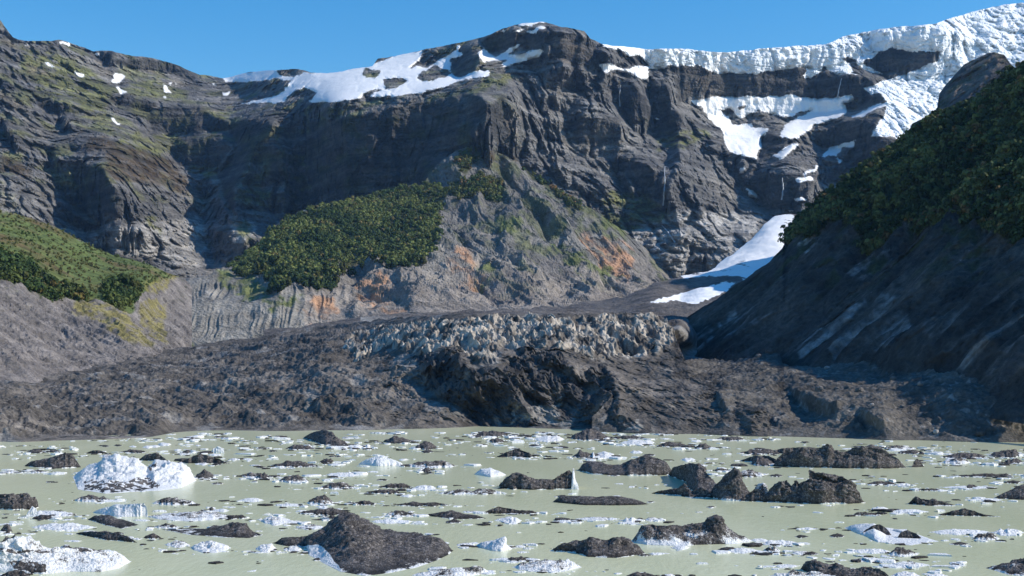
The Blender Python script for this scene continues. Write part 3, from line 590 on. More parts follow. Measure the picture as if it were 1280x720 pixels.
def rh_disp(px, py, P):
    x, y, z = P[..., 0], P[..., 1], P[..., 2]
    return (-5*(ridged(x*.5, y, z*.5, 22, 4, .62)-.4)-16*(ridged(x*.5, y, z*.5, 90, 2, .5)-.5)*sstep(1000, 1150, px))*sstep(470, 440, py)
def rh_v(px, py, P):
    x, y, z = P[..., 0], P[..., 1], P[..., 2]
    yy = y+fbm(x, y, 0*z, 60, 3)*14-x*.25
    up = sstep(360, 250, py)
    v = (9+16*up+9*sstep(1120, 1220, px)*(1-up))*(ridged(x*.3, yy, 0*z, 110, 3, .5)-.45)+(5+3*up)*(ridged(x*.2, yy, 0*z+4, 26, 4, .6)-.4)+(.8+1.5*up)*fbm(x, y, z, 7, 3)
    return v*sstep(490, 430, py-(px-1000)*.06)*(.35+.65*sstep(-2, 50, py-np.interp(px, [a for a, b in RH_TOP], [b for a, b in RH_TOP])))
def rh_depth(px, py):
    return 228*1600/(.8*(px-640)+320-(455-py))
hill, hPX, hPY, hP = sheet('hill', RH_TOP, RH_BOT, rh_depth, 800, 1440, 1.1, 380, M_HILL, rh_col, disp=rh_disp, vdisp=rh_v, back=350, jit=.8, backdrop=.5)

# rocky knob behind the hill
KN_TOP = [(1110, 190), (1119, 177), (1135, 171), (1139, 156), (1150, 150), (1154, 155), (1162, 148), (1172, 134), (1174, 117), (1183, 103), (1205, 80), (1228, 70), (1244, 65), (1255, 68), (1263, 80), (1275, 92), (1290, 80), (1330, 60), (1440, 10)]
KN_C = [(1110, 190, 1750), (1174, 130, 1800), (1240, 66, 1850), (1440, 10, 1900), (1200, 200, 1500), (1300, 150, 1500), (1440, 100, 1500), (1110, 250, 1500)]
def kn_col(px, py, P):
    x, y, z = P[..., 0], P[..., 1], P[..., 2]
    n = fbm(x, y, z, 50, 5)
    c = np.ones(px.shape+(3,))*np.array([.10, .085, .075]); c = mixc(c, (.16, .13, .10), sstep(-.1, .4, n)); c = mixc(c, (.07, .075, .03), sstep(.1, .4, fbm(x, y, z, 25, 4, off=3))*.7)
    z_ = 0*n
    return c, np.stack([z_, z_, z_], -1), z_
knob, *_ = sheet('rock_knob', KN_TOP, [(1110, 230), (1440, 200)], KN_C, 1110, 1440, 1.1, 130, M_HILL, kn_col, disp=lambda a, b, P: -30*(ridged(P[..., 0], P[..., 1], P[..., 2]*.5, 60, 5)-.4), back=250, jit=1.2)

# ============================================================ 7. right moraine apron in front of the hill
RM_TOP = [(740, 520), (780, 480), (830, 457), (870, 450), (930, 447), (950, 444), (962, 439), (972, 443), (980, 456), (1010, 455), (1100, 452), (1200, 470), (1280, 488), (1440, 520)]
RM_C = [(740, 520, 480), (780, 480, 520), (830, 457, 600), (870, 450, 640), (962, 441, 620), (1010, 455, 570), (1100, 452, 540), (1200, 470, 462), (1280, 488, 433), (1440, 520, 395), (900, 500, 500), (1000, 500, 480), (1000, 480, 515), (1100, 500, 455), (1200, 510, 430)]+[(x, wl(x), float(water_d(wl(x)))) for x in (740, 800, 860, 950, 1050, 1150, 1280, 1440)]
def rm_col(px, py, P):
    x, y, z = P[..., 0], P[..., 1], P[..., 2]
    n = fbm(x, y, z, 30, 5); n2 = fbm(x, y, z, 3, 3)
    c = np.ones(px.shape+(3,))*np.array([.092, .084, .074]); c = mixc(c, (.135, .122, .105), sstep(-.2, .5, n)); c = mixc(c, (.22, .21, .195), sstep(.35, .5, n2)*.6)
    z_ = 0*n
    return c, np.stack([z_, z_, z_], -1), z_
def rm_v(px, py, P):
    x, y, z = P[..., 0], P[..., 1], P[..., 2]
    e = sstep(0, 14, wl(px)-py)
    return e*(3.6*(ridged(x, y*.8, z, 40, 6, .58)-.4)+.9*fbm(x, y, z, 3.5, 3))
RM_FAC = [(V('F', [(370, 545), (410, 565), (515, 590), (490, 625), (400, 610)]), -2.5, 1.5), (V('F', [(135, 560), (185, 565), (195, 610), (150, 620)]), -2.5, 1.5), (V('F', [(20, 560), (90, 570), (80, 610), (20, 600)]), -2, 1.5), (V('F', [(580, 620), (640, 640), (620, 670), (570, 650)]), -1.5, 1)]
mor, rPX, rPY, rP = sheet('moraine', RM_TOP, WL, RM_C, 740, 1440, 1.0, 260, M_DEBRIS, rm_col, vdisp=rm_v, back=60, jit=.8, skirt=True, backdrop=.25, relf=relief(RM_FAC, 730, 1450, 430, 570, lam=30, warp=2))

# ============================================================ 8. lake
def lake_mat():
    m, nt, b = newmat('glacial_milk_water')
    g = N(nt, 'ShaderNodeNewGeometry')
    mp = N(nt, 'ShaderNodeMapping'); mp.inputs['Scale'].default_value = (1, .35, 1); nt.links.new(g.outputs['Position'], mp.inputs[0])
    n1 = noise_node(nt, .05, 5, .6, mp.outputs[0], .5); n2 = noise_node(nt, 1.1, 5, .6, mp.outputs[0])
    c = mixrgb(nt, ramp(nt, n1.outputs[0], .3, .7), (.60, .61, .375), (.68, .68, .445))
    nt.links.new(c, b.inputs['Base Color'])
    b.inputs['Roughness'].default_value = .16; b.inputs['IOR'].default_value = 1.25; b.inputs['Specular IOR Level'].default_value = .5
    bp = N(nt, 'ShaderNodeBump'); bp.inputs['Strength'].default_value = .35; bp.inputs['Distance'].default_value = .25
    nt.links.new(math_n(nt, 'ADD', n2.outputs[0], n1.outputs[0]), bp.inputs['Height']); nt.links.new(bp.outputs[0], b.inputs['Normal'])
    return m
M_LAKE = lake_mat()
me = bpy.data.meshes.new('lake')
xs = np.linspace(-1500, 1500, 31); ys = np.linspace(-400, 1400, 31)
PXl, PYl = np.meshgrid(xs, ys)
Pl = np.stack([PXl, PYl, 0*PXl], -1)[::-1]
lake = grid_mesh('lake', Pl, M_LAKE); tag(lake, kind='structure')
Pb = np.stack([PXl*40, PYl*40, 0*PXl-8], -1)[::-1]
M_GROUND = terrain_mat('ground_rock', .01, .1, .5, 2.0, .3)
gr = grid_mesh('ground', Pb, M_GROUND, np.full(Pb.shape, .13), np.zeros(Pb.shape)); tag(gr, kind='structure')

# ============================================================ 9. ice in the lake
def ice_mat(name, dirt, white, thr, gscale=6.0, grit=True, speck=.75, bump=.6):
    m, nt, b = newmat(name)
    tc = N(nt, 'ShaderNodeNewGeometry'); vec = tc.outputs['Position']
    k = N(nt, 'ShaderNodeAttribute', attribute_name='Mask'); sep = N(nt, 'ShaderNodeSeparateColor'); nt.links.new(k.outputs['Color'], sep.inputs[0])
    n1 = noise_node(nt, .55, 7, .65, vec, .4); n2 = noise_node(nt, gscale, 3, .7, vec)
    f = math_n(nt, 'ADD', sep.outputs[0], math_n(nt, 'MULTIPLY', math_n(nt, 'SUBTRACT', n1.outputs[0], .5), 1.1))
    f = math_n(nt, 'ADD', f, math_n(nt, 'MULTIPLY', math_n(nt, 'SUBTRACT', n2.outputs[0], .5), speck))
    f = ramp(nt, f, thr-.06, thr+.06)
    vo = N(nt, 'ShaderNodeTexVoronoi'); vo.inputs['Scale'].default_value = 3.6; nt.links.new(vec, vo.inputs['Vector'])
    vs_ = N(nt, 'ShaderNodeSeparateColor'); nt.links.new(vo.outputs['Color'], vs_.inputs[0])
    peb = math_n(nt, 'ADD', math_n(nt, 'MULTIPLY', n2.outputs[0], .55), math_n(nt, 'MULTIPLY', math_n(nt, 'POWER', vs_.outputs[0], 3.0), .38))
    peb = math_n(nt, 'ADD', peb, math_n(nt, 'MULTIPLY', math_n(nt, 'SUBTRACT', n1.outputs[0], .5), .5))
    dc = mixrgb(nt, ramp(nt, peb, .25, .8), tuple(q*.45 for q in dirt), tuple(q*2.6 for q in dirt))
    sz3 = N(nt, 'ShaderNodeSeparateXYZ'); nt.links.new(vec, sz3.inputs[0]); wet = ramp(nt, sz3.outputs[2], .1, .55, .35, 1.0)
    wc = N(nt, 'ShaderNodeCombineColor')
    for i in range(3): nt.links.new(wet, wc.inputs[i])
    dc = mixrgb(nt, 1.0, dc, wc.outputs[0], 'MULTIPLY')
    nt.links.new(mixrgb(nt, f, dc, white), b.inputs['Base Color'])
    b.inputs['Roughness'].default_value = .8; b.inputs['Specular IOR Level'].default_value = .2
    bp = N(nt, 'ShaderNodeBump'); bp.inputs['Strength'].default_value = bump; bp.inputs['Distance'].default_value = .5
    nt.links.new(math_n(nt, 'SUBTRACT', math_n(nt, 'ADD', n1.outputs[0], math_n(nt, 'MULTIPLY', n2.outputs[0], .25)), math_n(nt, 'MULTIPLY', vo.outputs['Distance'], .3)), bp.inputs['Height']); nt.links.new(bp.outputs[0], b.inputs['Normal'])
    return m
M_BERG = ice_mat('gritty_ice', (.11, .098, .09), (.76, .755, .73), .5, bump=.9)

def berg(label, top, bot, dirt=.0, dark=(), power=.9, rough=.25, nu=150, nf=34, nb=14, rimw=.12, ice=(), cat='iceberg', group=None, name='iceberg', thick=.9, seed=None):
    """top / bottom outlines in picture points -> a closed lump of floating ice; dirt 0 = black grit, 1 = white"""
    seed = float(rng.random()*50) if seed is None else seed
    tp = np.array(top, float); bt = np.array(bot, float)
    xl, xr = tp[0, 0], tp[-1, 0]
    u = (1-np.cos(np.linspace(0, np.pi, nu)))/2
    u = .6*u+.4*np.linspace(0, 1, nu)
    px = xl+(xr-xl)*u
    yt = np.interp(px, tp[:, 0], tp[:, 1]); yb = np.interp(px, bt[:, 0], bt[:, 1])
    ym = np.interp(px, [xl, xr], [max(tp[0, 1], bt[0, 1]), max(tp[-1, 1], bt[-1, 1])])
    yb = np.maximum(yb, ym)
    yb = yb + fbm(px, 0*px, 0*px, max(6, (xr-xl)*.10), 3, .6, off=seed)*(np.minimum(.3, (xr-xl)*.006) if name == 'iceberg' else 1.1)
    Df = water_d(yb); Dm = water_d(ym)
    W = (xr-xl)/F*Dm.mean()
    Dr = np.maximum(Dm, Df+.02*W)
    end = np.sqrt(np.clip(1-(2*u-1)**6, 0, 1))
    h = np.maximum(CH+(HZ-yt)/F*Dr, .04)
    Dr = np.maximum(Dr, Df+h*.55*end); h = np.maximum(CH+(HZ-yt)/F*Dr, .03)
    h = h*np.clip(end*1.3, 0, 1)
    Db = Dr+np.maximum(h*.8, (Dr-Df)*.8*thick)*end+.05
    vf = np.linspace(0, 1, nf); vb = np.linspace(0, 1, nb)[1:]
    Dg = np.concatenate([Df[None]+(Dr-Df)[None]*vf[:, None], Dr[None]+(Db-Dr)[None]*vb[:, None]])
    hz = np.concatenate([h[None]*(vf[:, None]**power), h[None]*(1-vb[:, None]**1.6)])
    X = ((px-640)/F)[None]*Dg
    # keep lateral place of ridge; widen sections a little
    P = np.stack([X, Dg, hz], -1)
    hm = h.max(); s = max(hm, W*.12)
    vv = np.concatenate([vf, 1+vb])
    env = np.clip(np.minimum(vv*6, (2-vv)*5), 0, 1)[:, None]*end[None]
    crest = 1-.6*np.exp(-((vv-1)/.10)**2)[:, None]
    du = np.gradient(P, axis=1); dv = np.gradient(P, axis=0); nn = np.cross(du, dv); nn /= np.linalg.norm(nn, axis=2)[..., None]+1e-9
    loc = np.minimum(hz+.15*hm, s)                       # relief follows the local height
    X3, Y3, Z3 = P[..., 0], P[..., 1], P[..., 2]*1.3
    wv = fbm(X3, Y3, Z3, s*.8, 2, .5, off=seed+7)*s*.5
    r = ridged(X3+wv, Y3, Z3+wv*.5, s*1.3, 4, .5, off=seed)-.5
    r2_ = ridged(X3*.6+Z3, Y3, Z3-X3*.4, s*.42, 3, .55, off=seed+2)-.5
    fq = quant(fbm(X3+wv*.4, Y3, Z3, s*.9, 2, .5, off=seed+11), 2.6, .12)
    P = P + nn*((r*.7+r2_*.38+fq*.75)*rough*loc*crest*env)[..., None]
    P[..., 2] = np.maximum(P[..., 2], .015+.03*env)
    low = np.exp(-np.maximum(P[..., 2], 0)/max(rimw*hm*.6, .09))
    m = dirt + .75*low*(rimw > 0)*sstep(-.5, .35, fbm(P[..., 0], P[..., 1], 0*P[..., 0], s*.8, 3, off=seed+1)+.1)
    if len(ice):
        QX = P[..., 0]/P[..., 1]*F+640; QY = HZ-(P[..., 2]-CH)/P[..., 1]*F
        m = np.maximum(m, masks(QX, QY, list(ice), 2.0, 1, seed)*1.3)
    if len(dark):
        QX = P[..., 0]/P[..., 1]*F+640; QY = HZ-(P[..., 2]-CH)/P[..., 1]*F
        m = m*(1-masks(QX, QY, list(dark), 3.0, 0, seed)*sstep(-.35, .15, fbm(P[..., 0], P[..., 1], P[..., 2], s*.25, 3, off=seed)))
    # skirt under water
    q = P.copy()
    def ring(row, k): rr = row.copy(); rr[:, 2] = -k; return rr
    P = np.concatenate([ring(P[0], .5)[None], P, ring(P[-1], .5)[None]])
    m = np.concatenate([m[:1], m, m[-1:]])
    org = np.array([P[..., 0].mean(), P[..., 1].mean(), 0.0])
    o = grid_mesh(name, P-org, M_BERG, None, np.stack([m, m, m], -1)[:, :], smooth=True)
    o.location = org
    tag(o, label, cat, group)
    return o

# -- the big ones, traced
def B(view, label, top, bot=None, **k):
    t = V(view, top); b = V(view, bot) if bot else [t[0], t[-1]]
    return berg(label, t, b, **k)
B('H', 'large dark gritty iceberg with rounded peak and bluish ice cliff, nearest in the lake centre', [(80, 565), (120, 535), (200, 535), (260, 522), (330, 488), (400, 445), (440, 432), (490, 440), (540, 470), (600, 512), (650, 525), (740, 530), (830, 528), (880, 540), (915, 570), (935, 600)],
  [(80, 565), (150, 580), (240, 585), (250, 620), (330, 665), (400, 700), (520, 720), (640, 705), (760, 680), (860, 645), (910, 620), (935, 600)], dirt=-.02, power=1.1, rough=.27, nu=260, nf=90, ice=[V('H', [(236, 580), (300, 570), (345, 610), (400, 690), (330, 680), (240, 630)])], seed=4.0)
B('G', 'big white iceberg speckled with grit on the left of the lake', [(345, 250), (400, 215), (450, 195), (500, 165), (550, 150), (600, 165), (640, 172), (680, 195), (700, 205), (730, 175), (800, 172), (860, 190), (910, 225), (932, 268)],
  [(345, 250), (370, 310), (500, 330), (620, 322), (760, 315), (860, 302), (932, 268)], dirt=.70, power=1.15, rough=.34, nu=220, nf=60, seed=7.0, rimw=.3, dark=[V('G', [(385, 275), (440, 262), (500, 270), (600, 275), (640, 255), (700, 250), (780, 295), (700, 312), (560, 322), (400, 312)]), V('G', [(700, 200), (735, 180), (745, 190), (712, 215)])])
B('G', 'long pale bluish white iceberg with dark grit streaks in the bottom left corner', [(-120, 580), (0, 560), (40, 545), (80, 540), (140, 545), (210, 575), (300, 585), (420, 590), (490, 600), (540, 600), (590, 620), (622, 652)],
  [(-120, 700), (0, 705), (200, 712), (330, 700), (480, 700), (560, 685), (622, 652)], dirt=.60, power=.8, rough=.3, nu=240, nf=70, seed=9.0, dark=[V('G', [(0, 590), (120, 600), (240, 605), (230, 615), (100, 612), (0, 605)]), V('G', [(300, 578), (480, 590), (490, 604), (330, 598)]), V('G', [(30, 640), (130, 650), (210, 665), (215, 705), (60, 685)])])
B('G', 'dark jagged chunk beside the bottom left white iceberg', [(5, 560), (30, 535), (50, 540), (72, 520), (75, 560)], None, dirt=.05, nu=40, nf=14, name='iceberg')
B('G', 'dark block of ice with overhanging tip at the left picture edge', [(-60, 350), (0, 335), (60, 328), (130, 332), (150, 350), (182, 340), (186, 375), (182, 395)], [(-60, 400), (60, 408), (150, 405), (182, 395)], dirt=.0, power=.55, rough=.35, seed=12.0)
B('G', 'small sharp white ice spike in front of the dark left block', [(120, 440), (140, 405), (152, 388), (168, 400), (188, 440)], None, dirt=1.1, nu=40, nf=14)
B('G', 'dark mound with pointed top floating left of the big white iceberg', [(115, 195), (150, 175), (230, 165), (270, 145), (310, 132), (340, 150), (370, 180), (385, 205)], [(115, 200), (250, 212), (385, 205)], dirt=.0, power=1.2, seed=14.0)
B('G', 'small dark peaked floe above the big white iceberg', [(400, 140), (440, 125), (470, 124), (520, 142)], None, dirt=.1, nu=60, nf=18)
B('G', 'grey lump touching the back of the big white iceberg', [(655, 172), (690, 145), (740, 135), (775, 160), (800, 178)], None, dirt=.1, nu=70, nf=20)
B('G', 'dark low iceberg right of the big white one with small peak', [(830, 185), (900, 160), (950, 140), (1000, 155), (1040, 165), (1085, 188)], None, dirt=.02, nu=90, nf=24)
B('G', 'small clean white block of ice behind the dark low iceberg', [(998, 138), (1010, 115), (1035, 108), (1060, 118), (1064, 138)], None, dirt=1.1, nu=50, nf=14, power=.5)
B('G', 'long dark wedge of ice with rounded hump right of the white slush', [(770, 500), (850, 508), (950, 505), (1000, 490), (1060, 480), (1120, 465), (1160, 475), (1200, 510), (1245, 525)], [(770, 500), (900, 525), (1060, 538), (1180, 540), (1245, 525)], dirt=.02, seed=17.0)
B('G', 'smooth white slab of ice with dark left end', [(440, 415), (500, 395), (560, 380), (640, 378), (705, 372), (712, 420), (700, 438)], [(440, 420), (560, 440), (700, 438)], dirt=.95, power=.9, rough=.2, seed=18.)
B('G', 'flat dark floe with twin humps below the white slab', [(415, 450), (450, 435), (520, 432), (560, 455), (610, 465), (655, 475)], [(415, 452), (500, 480), (580, 497), (655, 478)], dirt=.1, seed=19.)
B('G', 'dark flat floe in front of the twin humped one', [(360, 515), (430, 508), (520, 510), (600, 530), (650, 560)], [(360, 520), (500, 550), (650, 562)], dirt=.12)
B('I', 'long dark iceberg with low middle and blue shaded left face in the lake centre', [(312, 215), (330, 190), (365, 176), (430, 180), (480, 195), (520, 190), (560, 168), (630, 150), (690, 160), (735, 182), (760, 200), (762, 240)], [(312, 218), (380, 238), (560, 245), (700, 243), (762, 240)], dirt=.0, power=.55, rough=.2, seed=21.)
B('I', 'sharp dark iceberg peak with pale ridge, left of the tallest spire', [(738, 240), (760, 208), (800, 192), (860, 185), (885, 192), (920, 225), (950, 262), (980, 300), (1000, 335)], [(738, 243), (820, 245), (830, 300), (880, 335), (1000, 335)], dirt=.05, power=.8, rough=.25, seed=22.)
B('I', 'low dark rubble tongue of ice in front of the sharp peak', [(662, 325), (720, 312), (780, 308), (815, 282), (850, 315), (900, 300), (950, 330)], [(662, 330), (760, 335), (850, 350), (950, 350)], dirt=.05, rough=.35)
B('I', 'tallest dark spire shaped iceberg with steep left side', [(930, 340), (950, 300), (990, 255), (1020, 225), (1055, 203), (1075, 225), (1090, 270), (1120, 315), (1150, 345)], [(930, 345), (1000, 362), (1080, 365), (1150, 360)], dirt=.05, power=.9, rough=.25, seed=23.)
B('I', 'dark pyramid of ice right of the tallest spire', [(1080, 365), (1110, 335), (1150, 305), (1180, 310), (1220, 345), (1255, 372)], None, dirt=.02, power=1.0, rough=.2, seed=24.)
B('J', 'rock like dark iceberg with blocky summit and pale creased flanks', [(10, 365), (40, 310), (90, 275), (130, 262), (150, 290), (168, 258), (185, 280), (225, 258), (232, 222), (300, 218), (370, 222), (400, 245), (440, 280), (462, 320), (480, 350), (500, 372)], [(10, 368), (150, 375), (300, 380), (420, 378), (500, 374)], dirt=.1, power=.6, rough=.38, nu=220, nf=60, seed=25., rimw=.05)
B('J', 'pale ice chunk wedged between dark pyramid and rock like iceberg', [(-30, 300), (-10, 285), (15, 280), (30, 300), (40, 325), (50, 345)], [(-30, 345), (50, 352)], dirt=.5, nu=50, nf=18)
B('J', 'widest black iceberg with overhanging slabs near the far right shore', [(60, 190), (80, 150), (130, 128), (200, 118), (290, 108), (320, 98), (350, 125), (400, 128), (450, 115), (520, 112), (570, 118), (620, 140), (660, 165), (695, 205)], [(60, 200), (200, 205), (400, 210), (560, 212), (695, 208)], dirt=-.12, power=.4, rough=.3, nu=240, nf=60, seed=26., rimw=.03)
B('J', 'grey low floe at the left end of the widest black iceberg', [(-100, 175), (-30, 150), (40, 150), (80, 170), (110, 195)], None, dirt=.3, nu=90, nf=24)
B('J', 'thin dark slab standing behind the widest black iceberg', [(20, 140), (100, 115), (200, 108), (260, 112), (300, 140)], None, dirt=.0, nu=90, nf=20)
B('J', 'small black cone right of the widest black iceberg', [(718, 205), (730, 178), (745, 166), (765, 180), (778, 203)], None, dirt=-.05, nu=40, nf=14, rimw=0)
B('J', 'smooth dark wedge of ice at the right picture edge', [(1105, 350), (1160, 325), (1210, 300), (1255, 283), (1330, 290), (1420, 350)], [(1105, 352), (1255, 360), (1420, 352)], dirt=-.05, power=.9, rough=.1, seed=27.)
B('J', 'jagged black floe with white rim between open water and the right wedge', [(700, 375), (725, 355), (745, 345), (770, 355), (830, 362), (880, 375), (930, 385)], [(700, 378), (800, 388), (930, 388)], dirt=.22, rough=.5)
B('J', 'flat topped grey floe with white rim right of the jagged black floe', [(830, 432), (900, 415), (960, 400), (1010, 410), (1060, 428), (1140, 440)], None, dirt=.15)
B('J', 'left of two black humps on a white floe in the right foreground', [(475, 525), (500, 500), (540, 478), (570, 475), (600, 495), (625, 528)], None, dirt=-.1, seed=28., rough=.2)
B('J', 'right of two black humps on a white floe in the right foreground', [(650, 540), (670, 510), (700, 503), (740, 518), (770, 545)], None, dirt=-.1, seed=29., rough=.2)
B('J', 'thin white floe that carries the two black humps', [(400, 490), (450, 475), (540, 472), (600, 520), (700, 535), (800, 545), (845, 555)], [(400, 492), (480, 525), (560, 560), (700, 575), (845, 556)], dirt=.95, power=.6, rough=.1, cat='ice floe', name='ice_floe')
B('J', 'dark jagged iceberg cut by the bottom edge right of centre', [(190, 680), (215, 655), (260, 648), (320, 672), (360, 668), (430, 690), (500, 676), (560, 685), (620, 715)], [(190, 690), (300, 725), (500, 740), (620, 735)], dirt=-.05, rough=.4, seed=30.)
B('J', 'whitish floe with dark top in the bottom right corner', [(1070, 680), (1120, 668), (1180, 655), (1251, 640), (1330, 650), (1400, 700)], [(1070, 682), (1180, 715), (1300, 725), (1400, 705)], dirt=.3, seed=31.)
B('I', 'grey striped iceberg with two humps and white foot in the centre foreground', [(560, 555), (585, 520), (610, 485), (650, 470), (720, 475), (800, 485), (860, 478), (910, 460), (960, 440), (990, 445), (1020, 480), (1050, 515), (1090, 530), (1140, 550)],
  [(560, 558), (640, 572), (780, 578), (900, 572), (1050, 568), (1140, 555)], dirt=.30, power=.9, rough=.3, nu=240, nf=60, seed=32., rimw=.3)
B('I', 'black broken floe with pale left end, left of the grey striped iceberg', [(178, 600), (220, 575), (330, 548), (380, 532), (440, 545), (500, 535), (560, 560), (600, 575), (632, 605)], [(178, 602), (300, 610), (360, 630), (500, 635), (632, 615)], dirt=.08, rough=.35, seed=33.)
B('I', 'flat dark gravel covered floe shaped like a lens', [(195, 358), (230, 342), (320, 340), (400, 345), (500, 340), (580, 355), (648, 378)], [(195, 370), (330, 384), (480, 386), (600, 384), (648, 380)], dirt=-.1, power=.5, rough=.15, rimw=0)
B('I', 'dark floe rising to a sharp right tip behind the white ice fin', [(-60, 300), (-40, 265), (0, 235), (50, 238), (120, 262), (190, 262), (240, 235), (285, 208), (292, 240), (296, 305)], [(-60, 305), (100, 312), (296, 308)], dirt=.0, power=.6, rough=.25, seed=35.)
B('I', 'bright white ice fin at the right tip of the dark floe', [(280, 310), (284, 250), (288, 208), (295, 212), (300, 260), (312, 285), (318, 310)], None, dirt=1.3, nu=50, nf=24, power=.5, rough=.1)
B('H', 'bright white floe with blue shaded hollow, left of the dark mound row', [(485, 188), (520, 170), (560, 155), (600, 150), (640, 165), (700, 190)], [(485, 192), (590, 200), (700, 195)], dirt=1.0, power=.7, rough=.2, seed=36.)
B('H', 'dark mound among brash ice near the glacier front', [(225, 60), (280, 35), (320, 25), (360, 40), (380, 60), (420, 90), (440, 98)], [(225, 65), (330, 102), (440, 100)], dirt=-.02, power=1.0, seed=37.)
B('H', 'low dark floe with a small central peak in midwater', [(800, 430), (860, 420), (930, 408), (980, 425), (1040, 432), (1090, 445)], [(800, 432), (940, 452), (1090, 448)], dirt=.0)
B('H', 'dark lump at the top of a white strewn floe beside the midwater peak', [(1065, 425), (1110, 405), (1150, 392), (1200, 400), (1255, 410), (1290, 425)], None, dirt=.05, nu=80)
B('H', 'pure white jagged ice piece drifting alone in the centre foreground', [(1040, 575), (1070, 560), (1120, 552), (1180, 532), (1185, 570), (1215, 590)], [(1040, 580), (1120, 602), (1160, 605), (1215, 592)], dirt=1.3, power=.6, rough=.2, nu=70, nf=24)
B('H', 'white rimmed grey floe cut by the bottom edge near the centre', [(740, 712), (830, 695), (940, 682), (1060, 672), (1105, 695)], [(740, 718), (900, 740), (1105, 705)], dirt=.5, seed=38.)
B('H', 'rough dark block of ice between centre foreground and dark floe tip', [(1150, 290), (1180, 262), (1220, 243), (1260, 250), (1290, 285)], [(1150, 295), (1220, 312), (1290, 300)], dirt=.05, nu=70, nf=20, rough=.4)
B('H', 'dark lump near the far shore, right of the centre line', [(1140, 155), (1180, 135), (1240, 115), (1290, 135), (1330, 160)], None, dirt=.0, nu=80, nf=20)
B('H', 'clean white chunk floating above the rough dark block', [(1035, 235), (1065, 215), (1110, 210), (1150, 222), (1185, 238)], [(1035, 238), (1110, 252), (1185, 242)], dirt=1.2, nu=60, nf=20, power=.6)

